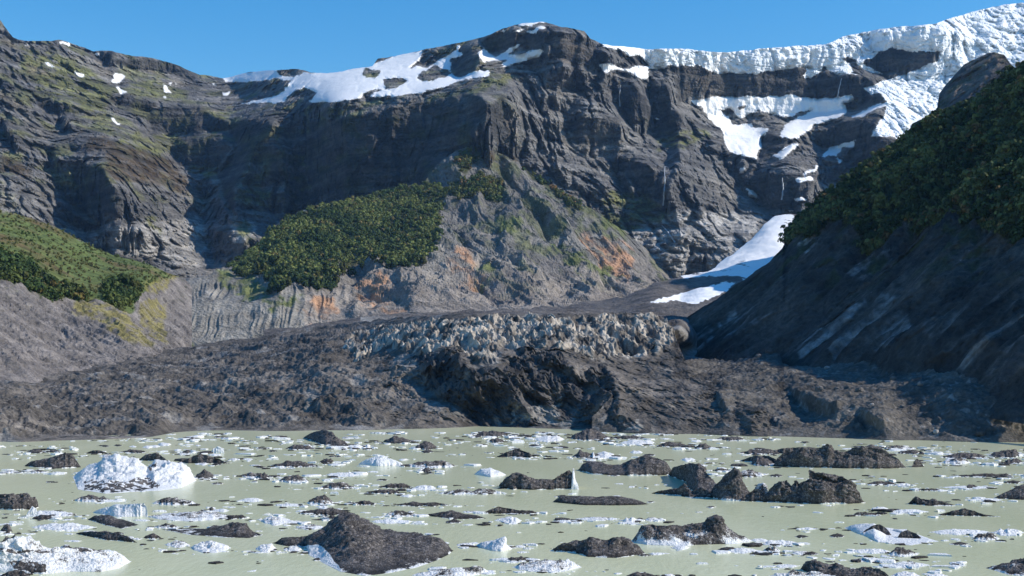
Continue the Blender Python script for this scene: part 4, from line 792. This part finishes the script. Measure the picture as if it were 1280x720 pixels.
# -- medium floes: view, x0, x1, top, base, whiteness, label
MED = [('G', 340, 540, 335, 370, .35, 'speckled slushy floe just below the big white iceberg'), ('G', 720, 930, 345, 385, .35, 'small dark capped floe under the reflection of the white iceberg'),
 ('G', 690, 1120, 405, 460, .5, 'long strewn floe of white ice and dark chunks, left'), ('G', 985, 1015, 390, 412, -.1, 'tiny dark pyramid on the long strewn floe'), ('G', 1050, 1180, 430, 450, .2, 'short dark floe at the end of the long strewn floe'),
 ('G', 680, 765, 518, 545, .0, 'small dark square floe beside the long dark wedge'), ('G', 780, 900, 548, 585, .5, 'white and dark slush patch left of the crumbled one'), ('G', 900, 1095, 540, 612, .62, 'crumbled white floe with grit below the long dark wedge'),
 ('G', 725, 850, 468, 495, .35, 'thin oval floe behind the long dark wedge'), ('G', 130, 365, 405, 440, .8, 'white floe stretching right from the ice spike'), ('G', 150, 260, 428, 455, .0, 'dark floe in front of the white spike'),
 ('G', 150, 460, 460, 505, .6, 'wide field of thin white slush on the left'), ('G', 0, 110, 465, 480, .7, 'thin white floe at the left edge'), ('G', 0, 60, 470, 520, .0, 'grey striped chunk at the left edge'), ('G', 0, 150, 688, 730, .05, 'dark floe below the pale bluish iceberg'),
 ('G', 120, 210, 118, 138, .0, 'flat dark floe close to the left moraine shore'), ('G', 210, 290, 122, 136, .0, 'thin dark floe next to the flat one by the left shore'), ('G', 0, 100, 215, 235, .5, 'thin broken floe between shore and left block'), ('G', 120, 240, 215, 232, .4, 'strip of gritty slush under the pointed dark mound'),
 ('G', 920, 1020, 210, 265, .1, 'dark grey shelf touching the white iceberg on the right'), ('G', 1130, 1290, 225, 255, .3, 'dark and white floe right of the grey shelf'), ('G', 1130, 1251, 345, 370, .9, 'thin bright white floe in open water'), ('G', 565, 700, 118, 138, .1, 'thin dark floe behind the white iceberg'),
 ('G', 860, 910, 120, 140, .1, 'small dark chip near the far left shore'), ('G', 880, 930, 60, 78, .1, 'small grey lump close under the tongue'), ('G', 1210, 1310, 555, 610, .8, 'low white chain of ice bits, left foreground'),
 ('H', 600, 735, 55, 92, -.05, 'dark angular floe near the glacier front'), ('H', 750, 862, 82, 122, .0, 'dark ramp shaped floe near the glacier front'), ('H', 140, 285, 95, 122, .0, 'low dark floe in front of the dark mound'),
 ('H', 320, 435, 55, 105, -.05, 'dark chunk at the foot of the dark mound'), ('H', 517, 542, 90, 118, 1.2, 'small white cube of ice near the dark mound'), ('H', 425, 510, 92, 118, .9, 'flat white floe near the white cube'),
 ('H', 60, 300, 172, 206, .1, 'long dark floe with white fringe'), ('H', 300, 372, 160, 186, .0, 'dark lump at the end of the long fringed floe'), ('H', 700, 955, 170, 208, .35, 'gritty floe right of the bright white one'), ('H', 785, 830, 206, 228, .0, 'small dark dot of ice below the gritty floe'),
 ('H', 330, 505, 222, 250, .7, 'white slush raft with grey tops'), ('H', 100, 252, 238, 280, .3, 'dark floe with thick white rim'), ('H', 300, 480, 270, 310, .25, 'pointed dark floe on white raft'), ('H', 0, 60, 225, 262, .2, 'grey floe at the centre left'),
 ('H', 240, 372, 338, 385, .25, 'dark floe pair with white slush left of centre'), ('H', 85, 212, 372, 392, .6, 'small grey white floe left of the pair'), ('H', 190, 470, 398, 432, .05, 'long dark hump backed floe behind the big dark iceberg'), ('H', 340, 385, 430, 450, -.05, 'dark lump just behind the peak of the big dark iceberg'),
 ('H', 20, 170, 425, 480, .55, 'cluster of white rotten ice left of the big dark iceberg'), ('H', 185, 330, 470, 500, .5, 'thin grey slush floe behind the left shoulder of the big dark iceberg'), ('H', 575, 740, 278, 305, .0, 'thin black floe in open water'), ('H', 520, 690, 308, 332, .15, 'grey ribbon floe below the thin black one'),
 ('H', 740, 855, 283, 315, .95, 'white shard raft right of the ribbon floe'), ('H', 850, 1190, 305, 335, .35, 'very long narrow floe with white fringe'), ('H', 450, 572, 360, 385, .1, 'dark floe with white left tail'), ('H', 640, 930, 368, 390, .1, 'long thin black floe above white slush'),
 ('H', 610, 775, 405, 440, .4, 'grey crust of ice with white specks'), ('H', 1130, 1260, 432, 470, .95, 'bright white floe under the dark lump'), ('H', 1180, 1300, 625, 655, .3, 'dark floe with white tail right of the drifting white piece'), ('H', 950, 1040, 560, 580, .7, 'low white ice next to the drifting white piece'),
 ('H', 540, 750, 445, 472, .9, 'dotted line of white bits right of the big dark peak'), ('H', 1040, 1200, 28, 60, .0, 'dark brash ridge under the ice cliff'), ('H', 1100, 1180, 62, 90, .1, 'blue grey lump under the ice cliff'), ('H', 130, 220, 575, 605, .7, 'white sliver by the left tip of the big dark iceberg'),
 ('I', 0, 90, 118, 160, .0, 'dark dome shaped floe near the centre'), ('I', 285, 382, 123, 162, .0, 'dark ramp floe with white right edge'), ('I', 378, 392, 125, 168, 1.3, 'upright white splinter beside the ramp floe'), ('I', 390, 490, 120, 165, .9, 'white raft right of the upright splinter'),
 ('I', 100, 250, 48, 85, .75, 'whitish brash heap below the ice cliff'), ('I', 270, 470, 22, 78, -.02, 'dark rubble heap of ice below the ice cliff'), ('I', 435, 465, 58, 82, 1.2, 'small white tooth of ice by the rubble heap'), ('I', 470, 640, 52, 72, .0, 'thin dark floe near the right shore moraine'),
 ('I', 685, 830, 82, 108, -.05, 'dark streamlined floe in mid distance'), ('I', 860, 950, 90, 120, -.05, 'dark block floe in mid distance'), ('I', 510, 680, 68, 100, .7, 'white brash field near the streamlined floe'), ('I', 960, 1110, 58, 78, .15, 'thin grey floe near the right moraine'),
 ('I', 1070, 1280, 115, 145, .0, 'long dark floe left of the widest black iceberg'), ('I', 1130, 1260, 148, 200, .1, 'dark gritty block left of the widest black iceberg'), ('I', 945, 1040, 208, 225, .1, 'narrow floe behind the tallest spire'), ('I', 1030, 1200, 215, 250, .45, 'speckled slush behind the tallest spire'),
 ('I', 0, 135, 405, 428, .1, 'dark flat floe with white edge, centre'), ('I', 300, 510, 435, 458, .55, 'white floe with a dark spine'), ('I', 525, 595, 435, 472, .75, 'round dimpled white floe'), ('I', 632, 700, 436, 462, .5, 'white floe with a black dot'), ('I', 190, 297, 452, 468, 1.1, 'plain white thin floe in open water'),
 ('I', -30, 42, 432, 475, 1.1, 'bright white rounded floe at the centre'), ('I', 10, 65, 572, 585, 1.1, 'tiny white floe in the open foreground'), ('I', 0, 330, 628, 705, .5, 'crumbled white and grey floe in the central foreground'), ('I', 530, 700, 695, 735, -.02, 'dark top of a floe cut by the bottom edge'), ('I', 715, 775, 706, 730, 1.1, 'white bit at the bottom edge'),
 ('I', 1015, 1180, 580, 612, .9, 'white floe with lumpy top right of the striped iceberg'), ('I', 1190, 1300, 545, 575, .95, 'bright floe further right of the striped iceberg'), ('I', 240, 350, 545, 600, .35, 'pale grey shelf of the black broken floe'),
 ('J', 500, 650, 268, 290, .05, 'thin black gritty floe right of the rock like iceberg'), ('J', 640, 715, 278, 294, .8, 'white tail of the thin gritty floe'), ('J', 920, 1200, 234, 252, .1, 'very thin dark floe near the right shore'), ('J', 1110, 1200, 232, 252, -.05, 'black bits on the very thin floe'),
 ('J', 850, 1080, 132, 165, .1, 'long grey floe near the right moraine'), ('J', 1080, 1251, 118, 160, .0, 'dark jagged floe near the right moraine'), ('J', 860, 1000, 155, 190, .4, 'grey white floe under the long grey one'), ('J', 1150, 1251, 160, 190, .1, 'dark low floe at the far right'), ('J', 640, 780, 120, 142, .1, 'dark thin floe behind the widest black iceberg'),
 ('J', 580, 740, 98, 122, .35, 'light slush ridge behind the widest black iceberg'), ('J', 970, 1040, 286, 306, -.05, 'small black hump on a narrow white floe'), ('J', 850, 1130, 290, 306, .8, 'narrow white floe that carries the small black hump'), ('J', 1145, 1251, 265, 282, .1, 'short dark floe above the right wedge'),
 ('J', 740, 860, 303, 318, .2, 'thin broken floe in right open water'), ('J', 970, 1150, 348, 366, .95, 'thin white floe left of the right wedge'), ('J', 525, 610, 388, 412, 1.0, 'small white floe below the rock like iceberg'), ('J', 610, 800, 398, 425, .8, 'long white floe with brown specks'), ('J', 430, 575, 415, 436, .25, 'flat grey floe with white right end'),
 ('J', 175, 275, 488, 502, 1.0, 'thin pure white strip right foreground'), ('J', 10, 180, 545, 575, .85, 'white wedge floe right of the striped iceberg foot'), ('J', 15, 100, 575, 612, .4, 'speckled floe below the white wedge'), ('J', 145, 270, 600, 620, .5, 'little dark topped floe in the right foreground'),
 ('J', 800, 1100, 490, 525, .75, 'broad white slush floe, right foreground'), ('J', 1000, 1140, 512, 552, .3, 'dark jumble on the broad slush floe'), ('J', 1100, 1251, 485, 530, .7, 'slush floe at the right picture edge'), ('J', 600, 750, 582, 628, .25, 'dark mound on white floe, right foreground'), ('J', 420, 620, 585, 615, .75, 'white floe left of the dark mound, right foreground'),
 ('J', 420, 620, 628, 655, .5, 'thin floe with dark chips above the bottom jagged iceberg'), ('J', 600, 805, 645, 682, .65, 'grey white floe right of the bottom jagged iceberg'), ('J', 60, 190, 662, 680, .9, 'white sliver near the bottom centre right'), ('J', 40, 330, 690, 730, .45, 'gritty white floe cut by the bottom edge'), ('J', 620, 760, 690, 735, .85, 'white floe at the bottom right of the jagged iceberg'),
 ('J', 780, 900, 705, 735, .9, 'white floe cut by the bottom right edge'), ('J', 920, 945, 660, 670, 1.1, 'tiny white speck of ice near the bottom right corner')]
for v, a, b, t, base, wh, lab in MED:
    n = 9; xs_ = np.linspace(a, b, n); e = 1-(np.abs(np.linspace(-1, 1, n)+rng.normal()*.0))**2.2
    sk = rng.uniform(.3, .7); prof = np.interp(np.linspace(0, 1, n), [0, sk, 1], [0, 1, 0])**.7
    prof = prof*.55+e*.45; prof = prof*(1+rng.normal(size=n)*.15); prof = prof/prof.max(); prof[0] = prof[-1] = 0
    hgt = (base-t)
    ht = .70 if wh < .5 else .45
    mid = base-hgt*(.35 if wh >= .5 else .22)
    top = [(x, mid-hgt*ht*p) for x, p in zip(xs_, prof)]
    bot = [(x, mid+(base-mid)*q) for x, q in zip(xs_, e)]
    wh = min(wh, .8) if wh < 1.05 else wh
    B(v, lab, top, bot, dirt=wh, rough=.45, nu=int(np.clip((b-a)*.35, 24, 90)), nf=18, nb=7, cat='ice floe', name='ice_floe', rimw=.35)

# -- scattered small floes, each an object of its own
def fl_label(px, py, white):
    z = 'near the far glacier front' if py < 575 else ('in the middle of the lake' if py < 635 else 'in the near water')
    s = 'left' if px < 430 else ('centre' if px < 850 else 'right')
    k = 'small white slushy floe drifting' if white > .5 else 'small grit darkened floe drifting'
    return f'{k} {z}, {s} part of the lake', f'{"white" if white > .5 else "dark"} small floes {z} {s}'
cnt = 0; placed = []
r2 = np.random.default_rng(11)
while cnt < 140:
    py = 545+165*r2.random()**1.9; px = r2.uniform(-40, 1320)
    if py < wl(px)+4: continue
    if r2.random() < .35+.65*float(perlin(np.array(px/90), np.array(py/22), np.array(.5))+.5 < .45): continue
    sc_ = (py-HZ)/100
    w = r2.uniform(5, 18)*sc_**.7; wh = r2.choice([.75, .5, .05, 1.1, .2]); hh = w*r2.uniform(.06, .16)
    n = 7; e = 1-np.abs(np.linspace(-1, 1, n))**2; prof = e*(.6+.5*r2.random(n)); prof[0] = prof[-1] = 0
    xs_ = np.linspace(px-w/2, px+w/2, n)
    lab, grp = fl_label(px, py, wh)
    berg(lab, [(x, py-hh*p) for x, p in zip(xs_, prof)], [(x, py+hh*.6*q) for x, q in zip(xs_, e)], dirt=wh, rough=.4, nu=20, nf=8, nb=5, cat='ice floe', name='ice_floe', group=grp, rimw=.3)
    cnt += 1

# -- brash ice: thin crumbs nobody could count
def brash():
    r3 = np.random.default_rng(21); vs = []; qs = []; ms = []; k = 0
    n = 0
    while n < 5600:
        py = 541+175*r3.random()**2.6; px = r3.uniform(-80, 1360)
        if n % 5 < 3:
            q = MED[r3.integers(len(MED))]; ox, oy, f = VIEW[q[0]]
            px = ox+((q[1]+q[2])/2+r3.normal()*(q[2]-q[1])*.75)/f; py = oy+(q[4]-r3.random()*6)/f+r3.normal()*1.6
        if py < wl(px)+1.2 or (py > 600 and r3.random() < .5): continue
        d = .8*float(perlin(np.array(px/85), np.array(py/10.0), np.array(3.5)))+.9*float(perlin(np.array(px/26), np.array(py/3.2), np.array(1.5)))
        if n % 5 >= 3 and d < .26+.30*min(1, (py-541)/90): continue
        D = float(water_d(py)); w = .25+1.5*r3.random()**2.2*(1.0 if r3.random() < .9 else 2.0)*(D/330)**.7; X = (px-640)/F*D
        m = r3.integers(6, 9); an = np.sort(r3.uniform(0, 2*np.pi, m)); rr = w*r3.uniform(.6, 1.1, m)
        xx = X+np.cos(an)*rr; yy = D+np.sin(an)*rr*.9; h = w*r3.uniform(.04, .18)
        ring0 = np.stack([xx, yy, 0*xx-.1], -1); ring1 = np.stack([X+(xx-X)*.85, D+(yy-D)*.85, 0*xx+h], -1); c = np.array([[X, D, h*1.3]])
        vs.append(np.concatenate([ring0, ring1, c]))
        wh = 1.2 if r3.random() < .66 else .0
        ms.append(np.full((2*m+1, 3), wh))
        for i in range(m):
            j = (i+1) % m
            qs += [(k+i, k+j, k+m+j), (k+i, k+m+j, k+m+i), (k+m+i, k+m+j, k+2*m)]
        k += 2*m+1; n += 1
    me = bpy.data.meshes.new('brash_ice'); raw_mesh(me, np.concatenate(vs), np.array(qs), False); attr(me, 'Mask', np.concatenate(ms)); me.materials.append(M_BERG)
    o = bpy.data.objects.new('brash_ice', me); COL.objects.link(o)
    tag(o, 'crumbs of white and grey brash ice strewn over the lake', 'brash ice', kind='stuff')
brash()

# ============================================================ 10. trees
def crown_proto(seed, nleaf=120):
    r = np.random.default_rng(seed); v = []; f = []; sh = []
    lob = r.normal(size=(6, 3))*np.array([.28, .28, .22])
    for i in range(nleaf):
        d = r.normal(size=3); d /= np.linalg.norm(d); d[2] = abs(d[2])*1.0 if r.random() < .8 else d[2]
        c = lob[r.integers(6)]+d*np.array([.34, .34, .36])*r.uniform(.75, 1.05)
        a = r.normal(size=3); a -= a.dot(d)*d*.7; a /= np.linalg.norm(a); b = np.cross(d, a); s = r.uniform(.06, .15)
        k = len(v); v += [c-a*s-b*s*.7, c+a*s-b*s*.6, c+a*s*.8+b*s, c-a*s*.9+b*s*.8]; f.append((k, k+1, k+2, k+3)); sh += [r.uniform(.72, 1.28)]*4
    # dark core so that the crown is not hollow
    for i in range(26):
        d = r.normal(size=3); d /= np.linalg.norm(d); c = d*.22; a = np.cross(d, (0, .3, 1)); a /= np.linalg.norm(a)+1e-6; b = np.cross(d, a); s = .2
        k = len(v); v += [c-a*s-b*s, c+a*s-b*s, c+a*s+b*s, c-a*s+b*s]; f.append((k, k+1, k+2, k+3)); sh += [.7]*4
    return np.array(v), np.array(f), np.array(sh)
PROTO = [crown_proto(i) for i in range(8)]
def forest(name, label, pos, size, tint, seed):
    r = np.random.default_rng(seed); V_, F_, C_ = [], [], []; k = 0
    for p, s, t in zip(pos, size, tint):
        v, f, sh = PROTO[r.integers(8)]; a = r.uniform(0, 6.28); ca, sa = np.cos(a), np.sin(a)
        q = v@np.array([[ca, sa, 0], [-sa, ca, 0], [0, 0, 1]])*s*np.array([1, 1, r.uniform(.9, 1.3)])
        V_.append(q+p+np.array([0, 0, s*.35])); F_.append(f+k); C_.append(t[None]*sh[:, None]); k += len(v)
    me = bpy.data.meshes.new(name); raw_mesh(me, np.concatenate(V_), np.concatenate(F_), False); attr(me, 'Col', np.concatenate(C_)); me.materials.append(M_LEAF)
    o = bpy.data.objects.new(name, me); COL.objects.link(o); tag(o, label, 'forest', kind='stuff')
def scatter(PX, PY, P, polys, n, seed, warp=4, dens=None):
    r = np.random.default_rng(seed); m = masks(PX, PY, polys, warp, 0, seed*.1) > .5
    ii = np.argwhere(m)
    # area weighting in picture space is what makes the cover even as seen
    sel = ii[r.integers(0, len(ii), n)]
    return P[sel[:, 0], sel[:, 1]], PX[sel[:, 0], sel[:, 1]], PY[sel[:, 0], sel[:, 1]], r
def tints(p, r, a, b, c, s=40.0):
    n = fbm(p[:, 0], p[:, 1], p[:, 2], s, 3); t = sstep(-.4, .4, n+r.normal(size=len(p))*.18)[:, None]
    q = np.array(a)+(np.array(b)-np.array(a))*t
    w = (r.random(len(p)) < .05)[:, None]
    q = np.where(w, np.array(c), q)
    return q*r.uniform(.7, 1.3, size=(len(p), 1))*1.5
p, qx, qy, r = scatter(fPX, fPY, fP, [FOREST_MID], 3000, 1, 8)
sz = r.uniform(5, 12, len(p))*(.8+.3*sstep(2400, 1600, p[:, 1]))
forest('forest', 'dense mixed green woodland covering the rounded shoulder below the dark cliff', p, sz, tints(p, r, (.032, .05, .016), (.11, .125, .036), (.12, .10, .035), 110), 2)
p, qx, qy, r = scatter(fPX, fPY, fP, FOREST_SPUR, 350, 5, 5)
forest('spur_woodland', 'patchy woodland on the rocky spur', p, r.uniform(7, 12, len(p)), tints(p, r, (.035, .055, .016), (.08, .08, .022), (.12, .07, .025)), 3)
p, qx, qy, r = scatter(hPX, hPY, hP, [FOREST_R], 5600, 9, 5)
sz = r.uniform(2.8, 6.2, len(p))
forest('hillside_forest', 'dense woodland on the dark slope at the right', p, sz, tints(p, r, (.022, .035, .013), (.085, .095, .032), (.11, .075, .03), 30), 4)
p, qx, qy, r = scatter(lPX, lPY, lP, TREE_L, 420, 13, 3)
forest('treeline', 'row of dark low trees along the foot of the scrub slope', p, r.uniform(4, 8, len(p)), tints(p, r, (.03, .05, .015), (.06, .075, .02), (.09, .07, .02)), 5)
p, qx, qy, r = scatter(lPX, lPY, lP, [LS_VEG], 1500, 17, 4)
forest('scrub', 'low olive and rusty scrub covering the slope on the left', p, r.uniform(1.0, 3.0, len(p)), tints(p, r, (.065, .09, .028), (.10, .095, .035), (.05, .06, .02), 80), 6)

# individual trees at the lower edge of the wood
def crown_mesh(seed):
    v, f, sh = crown_proto(100+seed, 260)
    me = bpy.data.meshes.new('crown'); raw_mesh(me, v*np.array([1, 1, 1.15])+np.array([0, 0, .62]), f, False)
    r = np.random.default_rng(seed); base = np.array([(.035, .055, .018), (.05, .07, .02), (.065, .07, .02)][seed % 3])
    attr(me, 'Col', base[None]*sh[:, None]); me.materials.append(M_LEAF); return me
def trunk_mesh():
    me = bpy.data.meshes.new('trunk'); vs = []; fs = []
    def limb(p0, p1, r0, r1):
        p0 = np.array(p0, float); p1 = np.array(p1, float); d = p1-p0; d /= np.linalg.norm(d); a = np.cross(d, (.3, 1, .1)); a /= np.linalg.norm(a); b = np.cross(d, a); k = len(vs)
        for p, rr in ((p0, r0), ((p0+p1)/2+a*.012, (r0+r1)/2), (p1, r1)):
            for i in range(7): t = i/7*6.283; vs.append(p+(a*math.cos(t)+b*math.sin(t))*rr)
        for l in range(2):
            for i in range(7): j = (i+1) % 7; fs.append((k+l*7+i, k+l*7+j, k+l*7+7+j, k+l*7+7+i))
    limb((0, 0, -.1), (.01, 0, .6), .05, .03)
    limb((.01, 0, .4), (.25, .05, .7), .025, .01); limb((0, 0, .45), (-.2, -.12, .75), .025, .01); limb((0, 0, .55), (.03, .1, .95), .025, .008)
    raw_mesh(me, np.array(vs), np.array(fs), True); me.materials.append(M_BARK); return me
TM = trunk_mesh(); CM = [crown_mesh(i) for i in range(4)]
def tree_at(p, s, i, label, group):
    e = bpy.data.objects.new('tree', None); COL.objects.link(e); e.location = [float(q) for q in p]; e.scale = (s, s, s*1.05); e.rotation_euler = (0, 0, i*1.3); e.empty_display_size = .2
    tag(e, label, 'tree', group)
    for nm, m in (('trunk', TM), ('crown', CM[i % 4])):
        c = bpy.data.objects.new(nm, m); COL.objects.link(c); c.parent = e
def sheet_pt(PX, PY, P, x, y):
    i = int(np.argmin(np.abs(PX[0]-x))); j = int(np.argmin(np.abs(PY[:, i]-y))); return P[j, i]
TS = [(305, 340), (316, 336), (327, 345), (336, 352), (345, 357), (352, 346), (360, 356), (370, 352), (380, 360), (392, 358), (398, 350), (410, 354), (330, 332), (343, 335), (357, 336), (371, 340), (386, 343), (402, 340), (418, 350), (338, 365), (350, 368), (296, 347), (428, 335), (440, 333), (452, 331), (466, 335), (478, 338), (490, 340), (505, 342), (515, 336), (528, 328), (540, 316), (549, 300)]
for i, (x, y) in enumerate(TS):
    if y > 350: lab, g = 'dark bushy tree standing on the bare ledge below the wooded shoulder', 'trees on the bare ledge below the wood'
    elif x > 420: lab, g = 'dark green tree at the lower right edge of the wooded shoulder', 'trees along the lower right edge of the wood'
    else: lab, g = 'dark green round crowned tree at the lower left edge of the wooded shoulder', 'trees along the lower left edge of the wood'
    tree_at(sheet_pt(fPX, fPY, fP, x, y), random.uniform(10, 15), i, lab, g)
for i, (x, y) in enumerate([(6, 350), (20, 345), (28, 356), (44, 366), (60, 358), (88, 372), (104, 378), (142, 360), (152, 372), (160, 362), (170, 366), (150, 352)]):
    tree_at(sheet_pt(lPX, lPY, lP, x, y), random.uniform(6, 10), i, 'dark low tree at the foot of the scrub slope' if x < 120 else 'dark tree in the clump at the gully mouth on the left', 'trees below the scrub slope' if x < 120 else 'clump of trees at the gully mouth')

# ============================================================ 11. waterfalls
def wf_mat():
    m, nt, b = newmat('falling_water'); g = N(nt, 'ShaderNodeNewGeometry')
    mp = N(nt, 'ShaderNodeMapping'); mp.inputs['Scale'].default_value = (1, 1, .12); nt.links.new(g.outputs['Position'], mp.inputs[0])
    n = noise_node(nt, .4, 5, .6, mp.outputs[0]); nt.links.new(mixrgb(nt, ramp(nt, n.outputs[0], .35, .65), (.25, .28, .31), (.7, .73, .75)), b.inputs['Base Color']); b.inputs['Roughness'].default_value = .5
    return m
M_FALL = wf_mat()
def waterfall(label, pts, w):
    pts = np.array(pts, float); n = 26; t = np.linspace(0, 1, n); tt = np.linspace(0, 1, len(pts))
    x = np.interp(t, tt, pts[:, 0])+fbm(t*8, 0*t, 0*t, 2, 3)*.6; y = np.interp(t, tt, pts[:, 1])
    Ds = []
    for a, b in zip(x, y):
        i = int(np.clip((a+160)/1.25, 1, mPX.shape[1]-2)); j = int(np.argmin(np.abs(mPY[:, i]-b)))
        Ds.append(mP[max(j-1, 0):j+2, i-1:i+2, 1].min())
    Ds = np.array(Ds)-5
    for _ in range(2): Ds = np.minimum(Ds, np.convolve(np.pad(Ds, 1, mode='edge'), [.25, .5, .25], 'valid'))
    ww = w*(.6+.6*t)*(1+.3*fbm(t*20, 0*t+3, 0*t, 2, 2))
    rows = []
    for s, b in ((-1, 0), (-.5, -2), (0, -3), (.5, -2), (1, 0)):
        rows.append(pt(x+s*ww/2, y, Ds+b))
    o = grid_mesh('waterfall', np.array(rows).transpose(1, 0, 2), M_FALL); tag(o, label, 'waterfall')
waterfall('tall thin white waterfall in a dark gully at the centre right cliff', [(831, 208), (831, 228), (830, 243), (829, 257)], 1.5)
waterfall('slanting white cascade over pale slabs below the central cliff', [(827, 281), (835, 290), (844, 303)], 1.9)
waterfall('short waterfall under the hanging glacier ledge', [(1052, 98), (1049, 110), (1047, 121)], 1.3)
waterfall('faint waterfall in the shaded gully above the snow cone', [(978, 222), (979, 236), (977, 250)], 1.6)
waterfall('thread of water on the cliff left of the hanging glacier', [(776, 106), (774, 120), (775, 133)], 1.0)

# ============================================================ 12. boulders on the moraine
def boulder(label, x, y, w, tone, grp=None):
    r = random.Random(int(x*7+y)); p = sheet_pt(rPX, rPY, rP, x, y) if x > 760 else None
    import bmesh
    bm = bmesh.new(); bmesh.ops.create_icosphere(bm, subdivisions=3, radius=1)
    for v in bm.verts:
        q = v.co*1.0
        n = float(ridged(np.array(q.x+x), np.array(q.y), np.array(q.z), 1.4, 3))
        v.co = q*(.75+.3*n); v.co.x *= 1.15; v.co.z *= .8
        for ax in range(3): v.co[ax] = max(-.8, min(.85, v.co[ax]))
    me = bpy.data.meshes.new('boulder'); bm.to_mesh(me); bm.free()
    attr(me, 'Col', np.full((len(me.vertices), 3), tone)*np.array([1, .93, .86])); attr(me, 'Mask', np.zeros((len(me.vertices), 3))); me.materials.append(M_DEBRIS)
    o = bpy.data.objects.new('boulder', me); COL.objects.link(o); s = w/F*p[1]/2
    o.scale = (s, s, s); o.location = (float(p[0]), float(p[1]), float(p[2]+s*.35)); o.rotation_euler = (r.uniform(-.3, .3), r.uniform(-.3, .3), r.uniform(0, 6)); tag(o, label, 'boulder', grp)
for a in [('pale round boulder on the moraine crest, rightmost of a pair', 1034, 457, 9, .30), ('grey boulder on the moraine crest, left of the pale round one', 1013, 460, 10, .16), ('large dark boulder on the highest moraine knoll', 962, 441, 13, .11), ('dark boulder left on the highest moraine knoll', 948, 449, 9, .13),
          ('dark boulder in the middle of the moraine under the small scarp', 1024, 491, 12, .12), ('brownish boulder right of the small scarp', 1074, 492, 11, .17), ('grey boulder beside the brownish one', 1046, 490, 8, .14), ('pale boulder low on the moraine near the water', 1170, 537, 8, .35),
          ('grey boulder at the foot of the right slope', 1116, 474, 9, .15), ('tan boulder in the hillside shadow edge', 1150, 488, 9, .2), ('dark boulder near the water on the right', 1225, 538, 14, .09), ('rounded boulder low on the left moraine apron', 912, 517, 8, .2), ('small light boulder near the brownish one', 1090, 508, 6, .28)]:
    boulder(*a)

# ============================================================ valley haze
def haze():
    m = bpy.data.materials.new('valley_haze'); m.use_nodes = True; nt = m.node_tree; nt.nodes.clear()
    o = nt.nodes.new('ShaderNodeOutputMaterial'); v = nt.nodes.new('ShaderNodeVolumeScatter')
    v.inputs['Color'].default_value = (.30, .58, 1, 1); v.inputs['Density'].default_value = 2.4e-5; v.inputs['Anisotropy'].default_value = .2
    nt.links.new(v.outputs[0], o.inputs['Volume'])
    me = bpy.data.meshes.new('haze')
    x, y0, y1, z0, z1 = 6000, -600, 9000, -4, 2600
    vs = np.array([(-x, y0, z0), (x, y0, z0), (x, y1, z0), (-x, y1, z0), (-x, y0, z1), (x, y0, z1), (x, y1, z1), (-x, y1, z1)])
    raw_mesh(me, vs, np.array([(0, 3, 2, 1), (4, 5, 6, 7), (0, 1, 5, 4), (1, 2, 6, 5), (2, 3, 7, 6), (3, 0, 4, 7)]), False); me.materials.append(m)
    ob = bpy.data.objects.new('haze', me); COL.objects.link(ob); tag(ob, kind='structure')
haze()

# ============================================================ light, sky, camera
SUN_EL = math.radians(36); SUN_AZ = math.radians(-7)      # azimuth measured from +X towards +Y (right, a little beyond the scene)
sx, sy, sz_ = math.cos(SUN_EL)*math.cos(SUN_AZ), math.cos(SUN_EL)*math.sin(SUN_AZ), math.sin(SUN_EL)
from mathutils import Vector
L = bpy.data.lights.new('sun', 'SUN'); L.energy = 5.0; L.angle = math.radians(.5); L.color = (1, .96, .90)
lo = bpy.data.objects.new('sun', L); COL.objects.link(lo); lo.rotation_euler = Vector((-sx, -sy, -sz_)).to_track_quat('-Z', 'Y').to_euler(); lo.location = (600, 200, 900)
w = bpy.data.worlds.new('World'); sc.world = w; w.use_nodes = True; nt = w.node_tree
st = nt.nodes.new('ShaderNodeTexSky'); st.sky_type = 'NISHITA'; st.sun_disc = False; st.sun_elevation = SUN_EL; st.sun_rotation = math.pi/2-SUN_AZ
st.altitude = 1000; st.air_density = 1.2; st.dust_density = .3; st.ozone_density = 2.5
bg = nt.nodes['Background']; hs = nt.nodes.new('ShaderNodeHueSaturation'); hs.inputs['Saturation'].default_value = 1.5; hs.inputs['Hue'].default_value = .505; nt.links.new(st.outputs[0], hs.inputs['Color']); nt.links.new(hs.outputs[0], bg.inputs[0]); bg.inputs[1].default_value = .172

cam = bpy.data.cameras.new('camera'); co = bpy.data.objects.new('camera', cam); COL.objects.link(co)
cam.sensor_width = 36; cam.lens = F/1280*36; cam.shift_y = (HZ-360)/1280; cam.clip_start = 1; cam.clip_end = 60000
co.location = (0, 0, CH); co.rotation_euler = (math.pi/2, 0, 0); sc.camera = co
sc.view_settings.view_transform = 'Standard'; sc.view_settings.look = 'None'; sc.view_settings.exposure = 0
